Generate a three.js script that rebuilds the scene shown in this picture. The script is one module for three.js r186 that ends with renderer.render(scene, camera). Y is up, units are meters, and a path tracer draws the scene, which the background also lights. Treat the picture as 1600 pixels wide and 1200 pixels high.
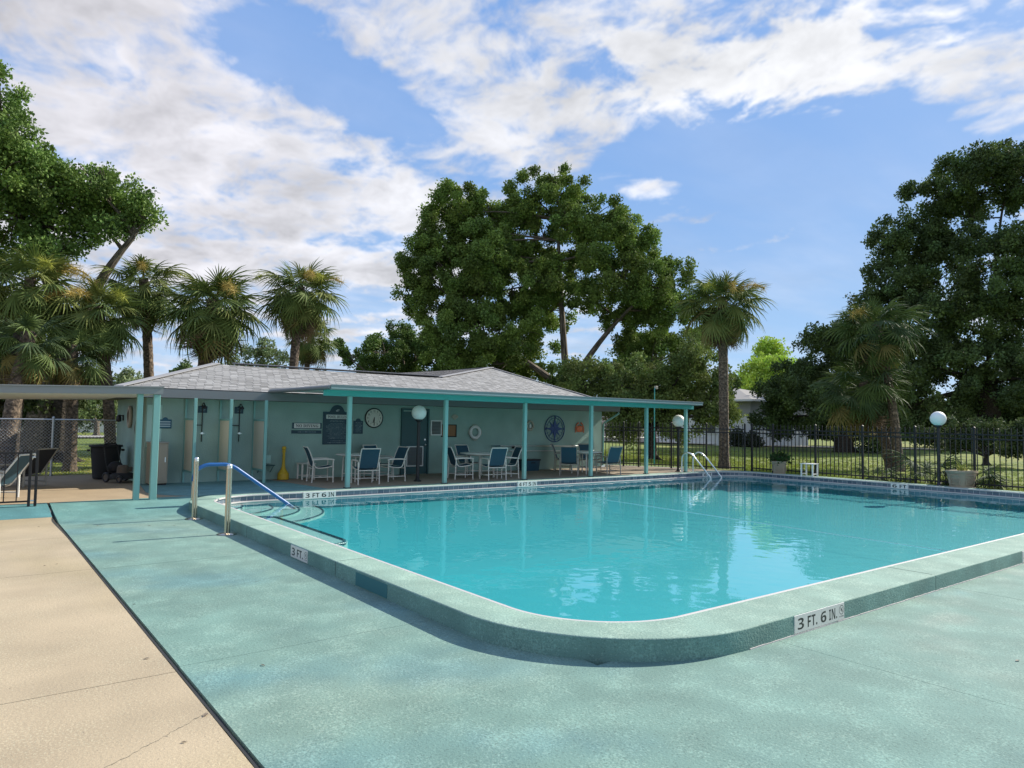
import * as THREE from 'three';
import { mergeGeometries, mergeVertices, toCreasedNormals } from 'three/addons/utils/BufferGeometryUtils.js';
import { ImprovedNoise } from 'three/addons/math/ImprovedNoise.js';

// ---------------------------------------------------------------- camera
const scene = new THREE.Scene();
const R = THREE.MathUtils.degToRad, lerp = THREE.MathUtils.lerp, clamp = THREE.MathUtils.clamp;
const smooth = (a, b, x) => { const t = clamp((x - a) / (b - a), 0, 1); return t * t * (3 - 2 * t); };
const camera = new THREE.PerspectiveCamera(57.13, 4 / 3, 0.05, 2000);
{
  const yaw = R(37.721), pitch = R(3.042), roll = R(0.975);
  const f = new THREE.Vector3(Math.sin(yaw) * Math.cos(pitch), Math.sin(pitch), -Math.cos(yaw) * Math.cos(pitch));
  const r0 = new THREE.Vector3(Math.cos(yaw), 0, Math.sin(yaw)), u0 = new THREE.Vector3().crossVectors(r0, f);
  const r = r0.clone().multiplyScalar(Math.cos(roll)).addScaledVector(u0, Math.sin(roll));
  const u = u0.clone().multiplyScalar(Math.cos(roll)).addScaledVector(r0, -Math.sin(roll));
  camera.quaternion.setFromRotationMatrix(new THREE.Matrix4().makeBasis(r, u, f.clone().negate()));
  camera.position.set(0, 1.68, 0);
}

// ---------------------------------------------------------------- noise
const perlin = new ImprovedNoise();
const noise = (x, y, z = 0) => perlin.noise(x, y, z);
function fbm(x, y, z, oct = 5, gain = 0.5) { let s = 0, a = 1, n = 0; for (let i = 0; i < oct; i++) { s += a * noise(x, y, z); n += a; a *= gain; x = x * 2.03 + 17.1; y = y * 2.03 + 5.7; z = z * 2.03 + 9.2; } return s / n; }
function rng(seed) { let s = seed >>> 0; return () => { s = (s + 0x6d2b79f5) | 0; let t = Math.imul(s ^ (s >>> 15), 1 | s); t = (t + Math.imul(t ^ (t >>> 7), 61 | t)) ^ t; return ((t ^ (t >>> 14)) >>> 0) / 4294967296; }; }

// ---------------------------------------------------------------- sky and sun
const SUN = new THREE.Vector3(1, 0.71, 0.085).normalize();
// banks of cloud (positive) and openings of blue (negative): azimuth, elevation, half width, half height, tilt in degrees, amount
const CLOUD_BANKS = [
  [5.2, 21.2, 12.0, 7.9, 14, 1], [12.8, 16.3, 12.6, 5.4, -12, 0.9], [22.1, 16.0, 10.9, 3.8, -10, 0.8], [18.5, 20.2, 9.0, 2.7, -14, 0.5], [20.7, 26.6, 5.3, 3.1, -16, -1.3],
  [24.8, 24.5, 4.2, 1.6, -19, -1], [16.8, 27.2, 2.5, 2.4, 11, -0.5], [28.9, 22.8, 2.2, 0.8, 4, -0.7], [12.9, 22.8, 2.1, 1.3, -19, -0.6], [21.9, 20.2, 2.3, 0.6, -4, -0.5],
  [29.0, 20.5, 2.9, 0.7, -16, -0.5], [24.1, 15.7, 3.8, 1.1, -5, -0.5], [27.1, 15.4, 1.5, 1.0, 4, -0.4], [36.2, 29.1, 14.0, 3.8, -8, 1], [37.3, 24.8, 6.3, 4.0, -39, 0.9],
  [40.6, 21.2, 4.4, 2.8, -10, 0.9], [31.5, 25.9, 5.7, 2.2, -21, 0.9], [24.9, 21.6, 5.7, 1.2, -12, 0.6], [29.1, 17.9, 4.4, 1.9, 4, 0.5], [36.2, 26.3, 2.4, 1.5, 2, -0.5],
  [50.4, 24.9, 12.9, 2.0, 15, 1], [64.5, 27.2, 10.1, 1.7, -2, 1], [57.8, 26.7, 6.4, 2.1, 12, 0.8], [67.4, 24.3, 8.3, 2.4, -12, 1], [71.6, 20.7, 3.9, 2.0, -22, 1],
  [55.4, 18.7, 15.1, 3.2, 3, -1.4], [64.4, 16.8, 8.1, 5.7, -7, -1.3], [47.9, 21.0, 5.3, 1.4, -3, -0.9], [43.7, 27.0, 4.7, 0.8, 8, -0.5], [49.9, 18.1, 5.3, 1.5, -13, 1.3],
  [50.5, 15.9, 3.4, 0.8, -3, 1], [59.6, 14.2, 7.5, 0.7, 7, 0.8], [30.1, 17.0, 5.0, 2.2, 13, 0.9], [28.2, 12.0, 4.5, 3.0, 3, 0.8], [13.0, 10.4, 11.1, 4.2, 6, 0.5],
  [23.3, 7.7, 5.8, 1.2, 3, 0.5], [24.3, 8.8, 4.9, 1.5, 3, -0.8], [24.4, 4.8, 5.9, 1.5, 2, 0.3], [57.7, 9.0, 9.1, 4.8, -2, -0.8],
];
function makeSky() {
  const W = 4096, H = 2048, data = new Float32Array(W * H * 4);
  const rows = CLOUD_BANKS.map(([az, el, rx, ry, rot, a]) => [az, el, rx, ry, Math.cos(R(rot)), Math.sin(R(rot)), a]);
  for (let j = 0; j < H; j++) {
    const el = ((j + 0.5) / H - 0.5) * 180;
    const ce = Math.cos(R(el)), se = Math.sin(R(el));
    for (let i = 0; i < W; i++) {
      const o = (j * W + i) * 4;
      if (el < -1) { data[o] = 0.27; data[o + 1] = 0.30; data[o + 2] = 0.31; data[o + 3] = 1; continue; }
      const th = ((i + 0.5) / W - 0.5) * 2 * Math.PI, dx = ce * Math.cos(th), dz = ce * Math.sin(th), dy = se;
      const az = Math.atan2(dx, -dz) * 180 / Math.PI;
      // clear air
      const e = Math.max(0, el), k = Math.exp(-e / 13);
      const sunDot = Math.max(0, dx * SUN.x + dy * SUN.y + dz * SUN.z);
      const glow = 0.10 * Math.pow(sunDot, 6) + 0.25 * Math.pow(sunDot, 40);
      let r = lerp(0.135, 0.42, k) + glow, g = lerp(0.285, 0.62, k) + glow, b = lerp(0.62, 0.82, k) + glow * 0.9;
      // clouds
      const far = 1 / (Math.max(dy, 0.02) + 0.10);
      const cx = dx * far, cz = dz * far;
      const inView = smooth(-22, -6, az) * smooth(96, 80, az) * smooth(48, 36, el), fine = inView > 0.05;
      let placed = 0;
      if (fine) for (const [a0, e0, rx, ry, c, s, amt] of rows) {
        let da = az - a0;
        if (Math.abs(da) > 40 || Math.abs(el - e0) > 24) continue;
        da *= Math.cos(R(e0)); const de = el - e0;
        const u = (da * c + de * s) / rx, v = (-da * s + de * c) / ry, q = u * u + v * v;
        if (q < 5) placed += amt * Math.exp(-q * 1.1);
      }
      placed = placed > 0 ? 1.25 * (1 - Math.exp(-placed)) : Math.max(-1.1, placed);
      const wx = cx + 0.10 * fbm(cx * 3.1, cz * 3.1, 7.7, 3), wz = cz + 0.10 * fbm(cx * 3.1 + 40, cz * 3.1, 1.7, 3);
      const bank = lerp(0.16 + 0.9 * fbm(cx * 0.55 + 3, cz * 0.55, 2.2, 3), 0.02, inView) + placed * 0.50 * inView;
      const n1 = fbm(wx * 1.6, wz * 1.6, 0.4, 3) * 0.42 + fbm(wx * 5.2 + 7, wz * 4.0, 3.4, fine ? 8 : 3, 0.64) * 1.20;
      const band = Math.exp(-((az - 58) ** 2) / 420 - ((el - 26.5) ** 2) / 30);   // the rippled white bank
      const n2 = fine && band > 0.03 ? fbm(wx * 13 + 9, wz * 10, 4.1, 5, 0.62) * band : 0;
      const d = bank + n1 + n2 * 1.1;
      let cover = smooth(-0.12, 0.56, d);
      const veil = smooth(-0.35, 0.5, fbm(cx * 0.9 + 2, cz * 2.6, 3.3, fine ? 6 : 3, 0.55));
      cover = Math.max(cover, (0.10 + 0.42 * smooth(19, 5, el) * smooth(60, 30, az) + 0.16 * smooth(20, 4, el)) * veil + 0.10 * smooth(40, 0, az) * inView);
      cover *= 0.97;
      const thick = smooth(0.35, 1.25, d);
      const lumps = fbm(wx * 3.4 + 2, wz * 2.6 + 6, 5.5, fine ? 6 : 2, 0.58);
      let lum = 0.675 - 0.13 * thick + 0.46 * lumps + 0.16 * band * (0.5 + 2.2 * n2) + 0.10 * Math.pow(sunDot, 5);
      const warm = smooth(34, 8, az) * 0.025;
      lum = clamp(lum, 0.40, 0.95) * 0.80;
      r *= 0.80; g *= 0.80; b *= 0.80;
      const cr = lum * (0.945 + warm), cg = lum * 0.955, cb = lum * (1.01 - 0.03 * band);
      data[o] = lerp(r, cr, cover); data[o + 1] = lerp(g, cg, cover); data[o + 2] = lerp(b, cb, cover); data[o + 3] = 1;
    }
  }
  const t = new THREE.DataTexture(data, W, H, THREE.RGBAFormat, THREE.FloatType);
  t.mapping = THREE.EquirectangularReflectionMapping; t.colorSpace = THREE.LinearSRGBColorSpace; t.magFilter = t.minFilter = THREE.LinearFilter; t.needsUpdate = true;
  return t;
}
const sky = makeSky();
scene.background = sky; scene.environment = sky;
scene.backgroundIntensity = 1; scene.environmentIntensity = 1;
const sun = new THREE.DirectionalLight(new THREE.Color(1, 0.93, 0.80), 4.6);
sun.position.copy(SUN).multiplyScalar(80).add(new THREE.Vector3(12, 0, -12)); sun.target.position.set(12, 0, -12);
sun.castShadow = true; sun.shadow.mapSize.set(4096, 4096); sun.shadow.radius = 1;
Object.assign(sun.shadow.camera, { left: -60, right: 60, top: 50, bottom: -50, near: 1, far: 220 });
scene.add(sun, sun.target);
const renderer = new THREE.WebGLRenderer({ antialias: true });
renderer.setSize(1024, 768);
renderer.toneMapping = THREE.LinearToneMapping;
renderer.toneMappingExposure = 1.58;
renderer.shadowMap.enabled = true;

// ---------------------------------------------------------------- helpers
const names = new Map();
function numbered(n) { n = n.replace(/_\d{3}$/, ''); const k = names.get(n) || 0; names.set(n, k + 1); return k ? n + '_' + String(k).padStart(3, '0') : n; }
function tag(o, label, category, group) { o.userData = { ...o.userData, label, category }; if (group) o.userData.group = group; return o; }
function thing(name, label, category, at = [0, 0, 0], turn = 0, group) {
  const o = new THREE.Group(); o.name = numbered(name); o.position.set(...at); o.rotation.y = turn; scene.add(o);
  return tag(o, label, category, group);
}
function structure(o) { o.userData.kind = 'structure'; return o; }
function metric(geo) {   // uv in metres, by the main direction of each face
  const g = geo.index ? geo.toNonIndexed() : geo; if (!g.attributes.normal) g.computeVertexNormals();
  const p = g.attributes.position, uv = new Float32Array(p.count * 2);
  const a = new THREE.Vector3(), b = new THREE.Vector3(), c = new THREE.Vector3();
  for (let i = 0; i < p.count; i += 3) {
    a.fromBufferAttribute(p, i); b.fromBufferAttribute(p, i + 1).sub(a); c.fromBufferAttribute(p, i + 2).sub(a); b.cross(c);
    const x = Math.abs(b.x), y = Math.abs(b.y), z = Math.abs(b.z);
    for (let k = 0; k < 3; k++) {
      const X = p.getX(i + k), Y = p.getY(i + k), Z = p.getZ(i + k);
      const [u, v] = y >= x && y >= z ? [X, -Z] : x >= z ? [Z, Y] : [X, Y];
      uv[(i + k) * 2] = u; uv[(i + k) * 2 + 1] = v;
    }
  }
  g.setAttribute('uv', new THREE.BufferAttribute(uv, 2));
  return g;
}
const V = (x, y, z) => new THREE.Vector3(x, y, z);
class MB {
  constructor() { this.g = []; }
  add(geo, x = 0, y = 0, z = 0, rx = 0, ry = 0, rz = 0, s) {
    const m = new THREE.Matrix4().compose(V(x, y, z), new THREE.Quaternion().setFromEuler(new THREE.Euler(rx, ry, rz)), s ? (s.isVector3 ? s : V(s, s, s)) : V(1, 1, 1));
    const g = (geo.index ? geo.toNonIndexed() : geo.clone()); g.applyMatrix4(m);
    for (const k of Object.keys(g.attributes)) if (!['position', 'normal', 'uv', 'color'].includes(k)) g.deleteAttribute(k);
    this.g.push(g); return this;
  }
  box(w, h, d, x, y, z, rx, ry, rz) { return this.add(new THREE.BoxGeometry(w, h, d), x, y, z, rx, ry, rz); }
  rbox(w, h, d, x, y, z, r = 0.01, rx, ry, rz) { return this.add(bevelBox(w, h, d, r), x, y, z, rx, ry, rz); }
  cyl(r0, r1, h, x, y, z, seg = 12, rx, ry, rz) { return this.add(new THREE.CylinderGeometry(r0, r1, h, seg), x, y, z, rx, ry, rz); }
  rod(a, b, r, seg = 8, r1) {
    const d = b.clone().sub(a), L = d.length(), g = new THREE.CylinderGeometry(r1 ?? r, r, L, seg);
    g.applyQuaternion(new THREE.Quaternion().setFromUnitVectors(V(0, 1, 0), d.normalize())); g.translate((a.x + b.x) / 2, (a.y + b.y) / 2, (a.z + b.z) / 2);
    return this.add(g);
  }
  tube(pts, r, seg = 8, n) { return this.add(new THREE.TubeGeometry(new THREE.CatmullRomCurve3(pts, false, 'catmullrom', 0.5), n || pts.length * 4, r, seg)); }
  lathe(pts, x = 0, y = 0, z = 0, seg = 24) { return this.add(new THREE.LatheGeometry(pts.map(([a, b]) => new THREE.Vector2(a, b)), seg), x, y, z); }
  geo(useMetric = true) { const g = this.g.length > 1 ? mergeGeometries(this.g) : this.g[0]; return useMetric ? metric(g) : g; }
  build(name, mat, parent, useMetric = true) { return mesh(name, this.geo(useMetric), mat, parent); }
}
function bevelBox(w, h, d, r) {
  const s = new THREE.Shape(), a = w / 2 - r, b = h / 2 - r;
  s.moveTo(-a, -b); s.lineTo(a, -b); s.lineTo(a, b); s.lineTo(-a, b); s.closePath();
  const g = new THREE.ExtrudeGeometry(s, { depth: d - 2 * r, bevelEnabled: true, bevelThickness: r, bevelSize: r, bevelSegments: 2, steps: 1 });
  g.translate(0, 0, -d / 2 + r); return g;
}
function mesh(name, geo, mat, parent) {
  const m = new THREE.Mesh(geo, mat); m.castShadow = m.receiveShadow = true;
  m.name = parent ? name : numbered(name); (parent || scene).add(m); return m;
}
function copyOf(o, label) { const c = o.clone(); c.name = numbered(o.name); c.userData = { ...o.userData, label }; scene.add(c); return c; }
const C = (r, g, b) => new THREE.Color().setRGB(r, g, b);

// ---------------------------------------------------------------- textures
function dataTex(n, fn, srgb, repeatMetres) {   // fn(u, v) with periodic helpers -> [r, g, b] in 0..1
  const d = new Uint8Array(n * n * 4);
  for (let j = 0; j < n; j++) for (let i = 0; i < n; i++) { const c = fn(i / n, j / n), o = (j * n + i) * 4; d[o] = clamp(c[0], 0, 1) * 255; d[o + 1] = clamp(c[1], 0, 1) * 255; d[o + 2] = clamp(c[2], 0, 1) * 255; d[o + 3] = 255; }
  const t = new THREE.DataTexture(d, n, n, THREE.RGBAFormat, THREE.UnsignedByteType);
  t.wrapS = t.wrapT = THREE.RepeatWrapping; t.magFilter = THREE.LinearFilter; t.minFilter = THREE.LinearMipmapLinearFilter; t.generateMipmaps = true;
  if (srgb) t.colorSpace = THREE.SRGBColorSpace;
  t.repeat.set(1 / repeatMetres, 1 / repeatMetres); t.needsUpdate = true; return t;
}
const GRAD = [[1, 0], [-1, 0], [0, 1], [0, -1], [0.7071, 0.7071], [-0.7071, 0.7071], [0.7071, -0.7071], [-0.7071, -0.7071]];
function pnoise(x, y, per, seed) {   // gradient noise that repeats after per cells
  const xi = Math.floor(x), yi = Math.floor(y), xf = x - xi, yf = y - yi;
  const at = (i, j) => { let h = Math.imul(((i % per) + per) % per, 374761393) + Math.imul(((j % per) + per) % per, 668265263) + Math.imul(seed, 1274126177); h = Math.imul(h ^ (h >>> 13), 1274126177); const g = GRAD[((h ^ (h >>> 16)) >>> 0) & 7]; return g[0] * (x - i) + g[1] * (y - j); };
  const u = xf * xf * xf * (xf * (xf * 6 - 15) + 10), v = yf * yf * yf * (yf * (yf * 6 - 15) + 10);
  return 1.5 * lerp(lerp(at(xi, yi), at(xi + 1, yi), u), lerp(at(xi, yi + 1), at(xi + 1, yi + 1), u), v);
}
function tnoise(u, v, f, z, oct = 4, gain = 0.5) {   // tiling noise, f cells across the tile
  let s = 0, amp = 1, n = 0; f = Math.round(f); const seed = Math.round(z * 10);
  for (let i = 0; i < oct; i++) { s += amp * pnoise(u * f, v * f, f, seed + i); n += amp; amp *= gain; f *= 2; }
  return s / n;
}
const grainR = rng(5);
const GRAIN = new Float32Array(1024 * 1024).map(() => grainR());
const grain = (u, v, n = 1024) => GRAIN[(Math.floor(v * n) % 1024) * 1024 + (Math.floor(u * n) % 1024)];
const gray = (x) => [x, x, x];
// pebbled coating of the deck: pale flecks of worn paint over a tinted ground (multiplies the vertex colour)
function flecks(u, v) { const a = tnoise(u, v, 230, 2.2, 2), b = tnoise(u, v, 105, 8.2, 2), m = tnoise(u, v, 9, 5, 3); return smooth(0.14, 0.42, a + 0.55 * m) * 0.65 + smooth(0.20, 0.46, b + 0.6 * m) * 0.55; }
const deckTex = dataTex(2048, (u, v) => { const f = flecks(u, v), g = grain(u, v, 2048) - 0.5, m = tnoise(u, v, 6, 1.2, 5), d = smooth(0.25, 0.5, tnoise(u, v, 150, 6.1, 2)); const k = 0.84 + 0.09 * m + 0.13 * g - 0.10 * d; return [k + 0.22 * f, k + 0.15 * f, k + 0.14 * f]; }, true, 3.1);
const deckBump = dataTex(1024, (u, v) => gray(0.45 + 0.35 * tnoise(u, v, 120, 3.3, 3) + 0.2 * flecks(u, v) + 0.18 * (grain(u, v) - 0.5)), false, 2.6);
const tanTex = dataTex(2048, (u, v) => {
  const g = grain(u, v) - 0.5, m = tnoise(u, v, 4, 9.2, 5), s = smooth(0.28, 0.44, tnoise(u, v, 190, 4.5, 2) + 0.4 * tnoise(u, v, 6, 7.7, 3)), p = smooth(0.62, 0.72, tnoise(u, v, 90, 12.5, 2));
  const k = 0.91 + 0.08 * m + 0.12 * g; return [k + 0.08 * s - 0.25 * p, k + 0.13 * s - 0.25 * p, k + 0.15 * s - 0.22 * p];
}, true, 3.1);
const stuccoBump = dataTex(512, (u, v) => gray(0.5 + 0.5 * tnoise(u, v, 40, 6.3, 4, 0.65) + 0.15 * (grain(u, v) - 0.5)), false, 1.3);
const stuccoTex = dataTex(512, (u, v) => gray(0.93 + 0.09 * tnoise(u, v, 5, 2.9, 5) + 0.03 * (grain(u, v) - 0.5)), true, 3.7);
const barkTex = dataTex(512, (u, v) => { const a = tnoise(u, v * 0.999, 18, 3.1, 4), st = Math.abs(tnoise(u, v, 9, 6.6, 3)); const k = 0.62 + 0.5 * a + 0.3 * st; return [k, k * 0.97, k * 0.93]; }, true, 1.4);
const barkBump = dataTex(512, (u, v) => gray(0.5 + 0.8 * tnoise(u, v, 18, 3.1, 4)), false, 1.4);
const waterBump = dataTex(1024, (u, v) => gray(0.5 + 0.42 * tnoise(u, v, 14, 4.4, 2, 0.45) + 0.25 * tnoise(u, v, 5, 9.4, 2, 0.4)), false, 4.5);
const lawnTex = dataTex(1024, (u, v) => { const a = tnoise(u, v, 60, 1.9, 3, 0.7), m = tnoise(u, v, 5, 3.2, 4), g = grain(u, v) - 0.5; const k = 0.78 + 0.30 * a + 0.22 * m + 0.2 * g; return [k * (1 + 0.25 * m), k, k * 0.9]; }, true, 5);
const brushTex = dataTex(256, (u, v) => gray(0.5 + 0.5 * tnoise(u, v, 30, 1.1, 3)), false, 0.5);

const std = (color, roughness = 0.6, more = {}) => new THREE.MeshStandardMaterial({ color, roughness, ...more });
const M = {
  deck: std(C(1, 1, 1), 0.86, { map: deckTex, bumpMap: deckBump, bumpScale: 0.004, vertexColors: true }),
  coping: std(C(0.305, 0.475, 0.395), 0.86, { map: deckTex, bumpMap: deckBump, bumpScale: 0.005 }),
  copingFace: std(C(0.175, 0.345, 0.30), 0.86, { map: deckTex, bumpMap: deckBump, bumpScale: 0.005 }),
  tan: std(C(1, 1, 1), 0.9, { map: tanTex, bumpMap: deckBump, bumpScale: 0.003, vertexColors: true }),
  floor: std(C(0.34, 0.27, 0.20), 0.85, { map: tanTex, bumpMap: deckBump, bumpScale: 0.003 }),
  floorTeal: std(C(0.17, 0.36, 0.35), 0.8, { map: deckTex, bumpMap: deckBump, bumpScale: 0.003 }),
  sealant: std(C(0.022, 0.025, 0.028), 0.9),
  joint: std(C(0.05, 0.06, 0.06), 0.95),
  wall: std(C(0.345, 0.505, 0.445), 0.85, { map: stuccoTex, bumpMap: stuccoBump, bumpScale: 0.006 }),
  wallPale: std(C(0.40, 0.62, 0.56), 0.7),
  teal: std(C(0.06, 0.36, 0.33), 0.5, { bumpMap: brushTex, bumpScale: 0.0008 }),
  tealPost: std(C(0.20, 0.415, 0.375), 0.5, { bumpMap: brushTex, bumpScale: 0.0008 }),
  gutter: std(C(0.22, 0.235, 0.235), 0.5), fascia: std(C(0.17, 0.185, 0.19), 0.6), darkTrim: std(C(0.11, 0.10, 0.09), 0.7),
  soffit: std(C(0.62, 0.62, 0.55), 0.8), metalRoof: std(C(0.45, 0.46, 0.46), 0.5),
  white: std(C(0.72, 0.72, 0.69), 0.4), whiteRim: std(C(0.52, 0.49, 0.475), 0.55, { bumpMap: brushTex, bumpScale: 0.001 }), cream: std(C(0.62, 0.58, 0.45), 0.5), globe: new THREE.MeshPhysicalMaterial({ color: C(0.84, 0.84, 0.80), roughness: 0.5 }),
  sling: std(C(0.018, 0.07, 0.105), 0.75), slingBlue: std(C(0.03, 0.10, 0.19), 0.75), frame: std(C(0.66, 0.64, 0.57), 0.4), frameDull: std(C(0.34, 0.32, 0.27), 0.5),
  tabletop: std(C(0.72, 0.72, 0.67), 0.35),
  black: std(C(0.014, 0.014, 0.016), 0.45), blackMatte: std(C(0.02, 0.02, 0.022), 0.8), iron: std(C(0.006, 0.006, 0.007), 0.6),
  chrome: std(C(0.56, 0.50, 0.41), 0.24, { metalness: 1 }), steel: std(C(0.78, 0.78, 0.77), 0.3, { metalness: 1 }), galv: std(C(0.50, 0.52, 0.54), 0.42, { metalness: 0.75 }),
  blue: std(C(0.012, 0.095, 0.29), 0.38), yellow: std(C(0.62, 0.40, 0.025), 0.5), navy: std(C(0.012, 0.075, 0.12), 0.5), doorTeal: std(C(0.035, 0.10, 0.105), 0.55), louvre: std(C(0.19, 0.20, 0.20), 0.6),
  cork: std(C(0.30, 0.16, 0.08), 0.9, { bumpMap: brushTex, bumpScale: 0.002 }), orange: std(C(0.62, 0.17, 0.07), 0.5), compass: std(C(0.012, 0.055, 0.19), 0.4), shell: std(C(0.44, 0.40, 0.32), 0.7), brown: std(C(0.13, 0.10, 0.075), 0.7),
  tileBlue: [0, 1, 2, 3].map((i) => std(C(0.085 + 0.022 * i, 0.115 + 0.024 * i, 0.155 + 0.024 * i), 0.18)), grout: std(C(0.52, 0.52, 0.50), 0.9), tileDark: std(C(0.012, 0.06, 0.085), 0.25),
  poolWall: std(C(0.027, 0.345, 0.375), 0.7), poolFloor: std(C(0.027, 0.35, 0.385), 0.7), bench: std(C(0.33, 0.50, 0.46), 0.7),
  patch: std(C(0.028, 0.14, 0.155), 0.7), stone: std(C(0.36, 0.30, 0.215), 0.85, { bumpMap: brushTex, bumpScale: 0.003 }), soil: std(C(0.05, 0.035, 0.025), 1),
  beige: std(C(0.33, 0.29, 0.21), 0.45), pinkWall: std(C(0.58, 0.47, 0.43), 0.8), greyWall: std(C(0.36, 0.36, 0.36), 0.8), whiteWall: std(C(0.72, 0.72, 0.70), 0.8), greyRoof: std(C(0.26, 0.25, 0.24), 0.9),
  bark: std(C(0.30, 0.265, 0.22), 0.95, { map: barkTex, bumpMap: barkBump, bumpScale: 0.03 }), barkDark: std(C(0.10, 0.085, 0.07), 0.95, { map: barkTex, bumpMap: barkBump, bumpScale: 0.03 }), palmBark: std(C(0.27, 0.215, 0.165), 0.95, { map: barkTex, bumpMap: barkBump, bumpScale: 0.02 }),
  sand: std(C(0.50, 0.42, 0.28), 0.95), asphalt: std(C(0.30, 0.29, 0.27), 0.9),
  rope: std(C(0.32, 0.52, 0.54), 0.6), towel: std(C(0.12, 0.22, 0.55), 0.95), glassDark: std(C(0.03, 0.035, 0.04), 0.1),
};
const leafMat = (r, g, b, t = 0.35) => new THREE.MeshPhysicalMaterial({ color: C(r, g, b), roughness: 0.75, transmission: t, thickness: 0, specularIntensity: 0.35, side: THREE.DoubleSide });
M.water = new THREE.MeshPhysicalMaterial({ color: C(0.80, 0.97, 0.98), roughness: 0.0, transmission: 1, thickness: 0, ior: 1.33, bumpMap: waterBump, bumpScale: 0.0042 });

// ================================================================ SETTING
// ---------------------------------------------------------------- lawn: one sheet to the horizon round the paved yard
{
  const hole = { x0: -12, x1: 23.32, z0: -23.25, z1: 9 };
  const xs = [], zs = [];
  const cuts = (lo, hi, a, b) => { const out = []; for (let v = lo; v < a; v += v < a - 60 ? 40 : v < a - 20 ? 5 : 2) out.push(v); for (let v = a; v < b; v += 3) out.push(v); for (let v = b; v < hi; v += v > b + 90 ? 40 : v > b + 30 ? 5 : 1.5) out.push(v); out.push(hi); return out; };
  xs.push(...cuts(-700, 700, hole.x0, hole.x1)); zs.push(...cuts(-700, 500, hole.z0, hole.z1));
  const pos = [], col = [], uv = [], quad = (a, b, c, d) => { for (const [x, z] of [a, b, c, a, c, d]) {
    const y = -0.06 + 0.05 * fbm(x * 0.06, z * 0.06, 3, 2) - 0.02;
    pos.push(x, Math.hypot(x, z) > 200 ? -0.1 : y, z); uv.push(x, -z);
    const m = fbm(x * 0.09, z * 0.09, 1.5, 3), n = fbm(x * 0.5, z * 0.5, 8.5, 2);
    const dry = smooth(-0.1, 0.4, m), bare = smooth(0.15, 0.5, n) * smooth(29, 24, x) * (z > -16 ? 1 : 0) * 0.8;
    col.push(lerp(lerp(0.19, 0.31, dry), 0.26, bare), lerp(lerp(0.265, 0.32, dry), 0.17, bare), lerp(lerp(0.024, 0.055, dry), 0.09, bare));
  } };
  for (let i = 0; i + 1 < xs.length; i++) for (let j = 0; j + 1 < zs.length; j++) {
    const [x0, x1, z0, z1] = [xs[i], xs[i + 1], zs[j], zs[j + 1]];
    if (x0 >= hole.x0 - 1e-6 && x1 <= hole.x1 + 1e-6 && z0 >= hole.z0 - 1e-6 && z1 <= hole.z1 + 1e-6) continue;
    quad([x0, z0], [x0, z1], [x1, z1], [x1, z0]);
  }
  const g = new THREE.BufferGeometry();
  g.setAttribute('position', new THREE.Float32BufferAttribute(pos, 3)); g.setAttribute('uv', new THREE.Float32BufferAttribute(uv, 2)); g.setAttribute('color', new THREE.Float32BufferAttribute(col, 3)); g.computeVertexNormals();
  M.lawn = std(C(1, 1, 1), 0.95, { map: lawnTex, vertexColors: true });
  structure(mesh('lawn', g, M.lawn));
  // the corner of lawn beyond the slanting fence
  const s = new THREE.Shape([[20.7, 20.6], [23.32, 15.55], [23.32, 23.25], [19.6, 23.25], [19.6, 20.6]].map(([x, y]) => new THREE.Vector2(x, y)));
  const cg = new THREE.ShapeGeometry(s); cg.rotateX(-Math.PI / 2); const cm = metric(cg); cm.setAttribute('color', new THREE.Float32BufferAttribute(new Array(cm.attributes.position.count).fill([0.16, 0.22, 0.035]).flat(), 3));
  const corner = mesh('lawn', cm, M.lawn); corner.position.y = -0.012; structure(corner);
  // grass blades on the lawn behind the fences
  const r = rng(77), blade = new THREE.BufferGeometry(), bp = [];
  for (let k = 0; k < 9; k++) { const a = r() * 6.28, d = r() * 0.10, x = Math.cos(a) * d, z = Math.sin(a) * d, h = 0.025 + r() * 0.035, t = r() * 6.28, w = 0.008; bp.push(x - w * Math.cos(t), 0, z - w * Math.sin(t), x + w * Math.cos(t), 0, z + w * Math.sin(t), x + (r() - 0.5) * 0.06, h, z + (r() - 0.5) * 0.06); }
  blade.setAttribute('position', new THREE.Float32BufferAttribute(bp, 3)); blade.computeVertexNormals();
  const N = 20000, inst = new THREE.InstancedMesh(blade, leafMat(0.9, 0.9, 0.9, 0.2), N), o = new THREE.Object3D(), c = new THREE.Color(); let n = 0;
  while (n < N) {
    const left = r() < 0.25; let x, z;
    if (left) { x = -4 + r() * 12; z = -23.5 - r() * r() * 26; } else { x = 23.4 + r() * r() * 24; z = -34 + r() * 30; }
    o.position.set(x, -0.085, z); o.rotation.y = r() * 6.28; const s1 = 0.7 + r() * 0.9; o.scale.set(s1, s1, s1); o.updateMatrix();
    inst.setMatrixAt(n, o.matrix); const k = 0.7 + 0.6 * r(), dry = r() * 0.5; inst.setColorAt(n, c.setRGB(lerp(0.28, 0.42, dry) * k, lerp(0.37, 0.42, dry) * k, 0.06 * k)); n++;
  }
  inst.name = 'lawn_grass'; inst.userData = { label: 'short green grass growing on the lawn behind the fences', category: 'grass', kind: 'stuff' }; scene.add(inst);
  const strip = (name, mat, pts, y) => { const s2 = new THREE.Shape(pts.map(([x, z]) => new THREE.Vector2(x, -z))); const g2 = new THREE.ShapeGeometry(s2); g2.rotateX(-Math.PI / 2); g2.translate(0, y, 0); structure(mesh(name, metric(g2), mat)); };
  strip('sandy_path', M.sand, [[42, -62], [45, -62], [56, -34], [70, -20], [70, -17.5], [54, -31]], 0.012);
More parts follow.
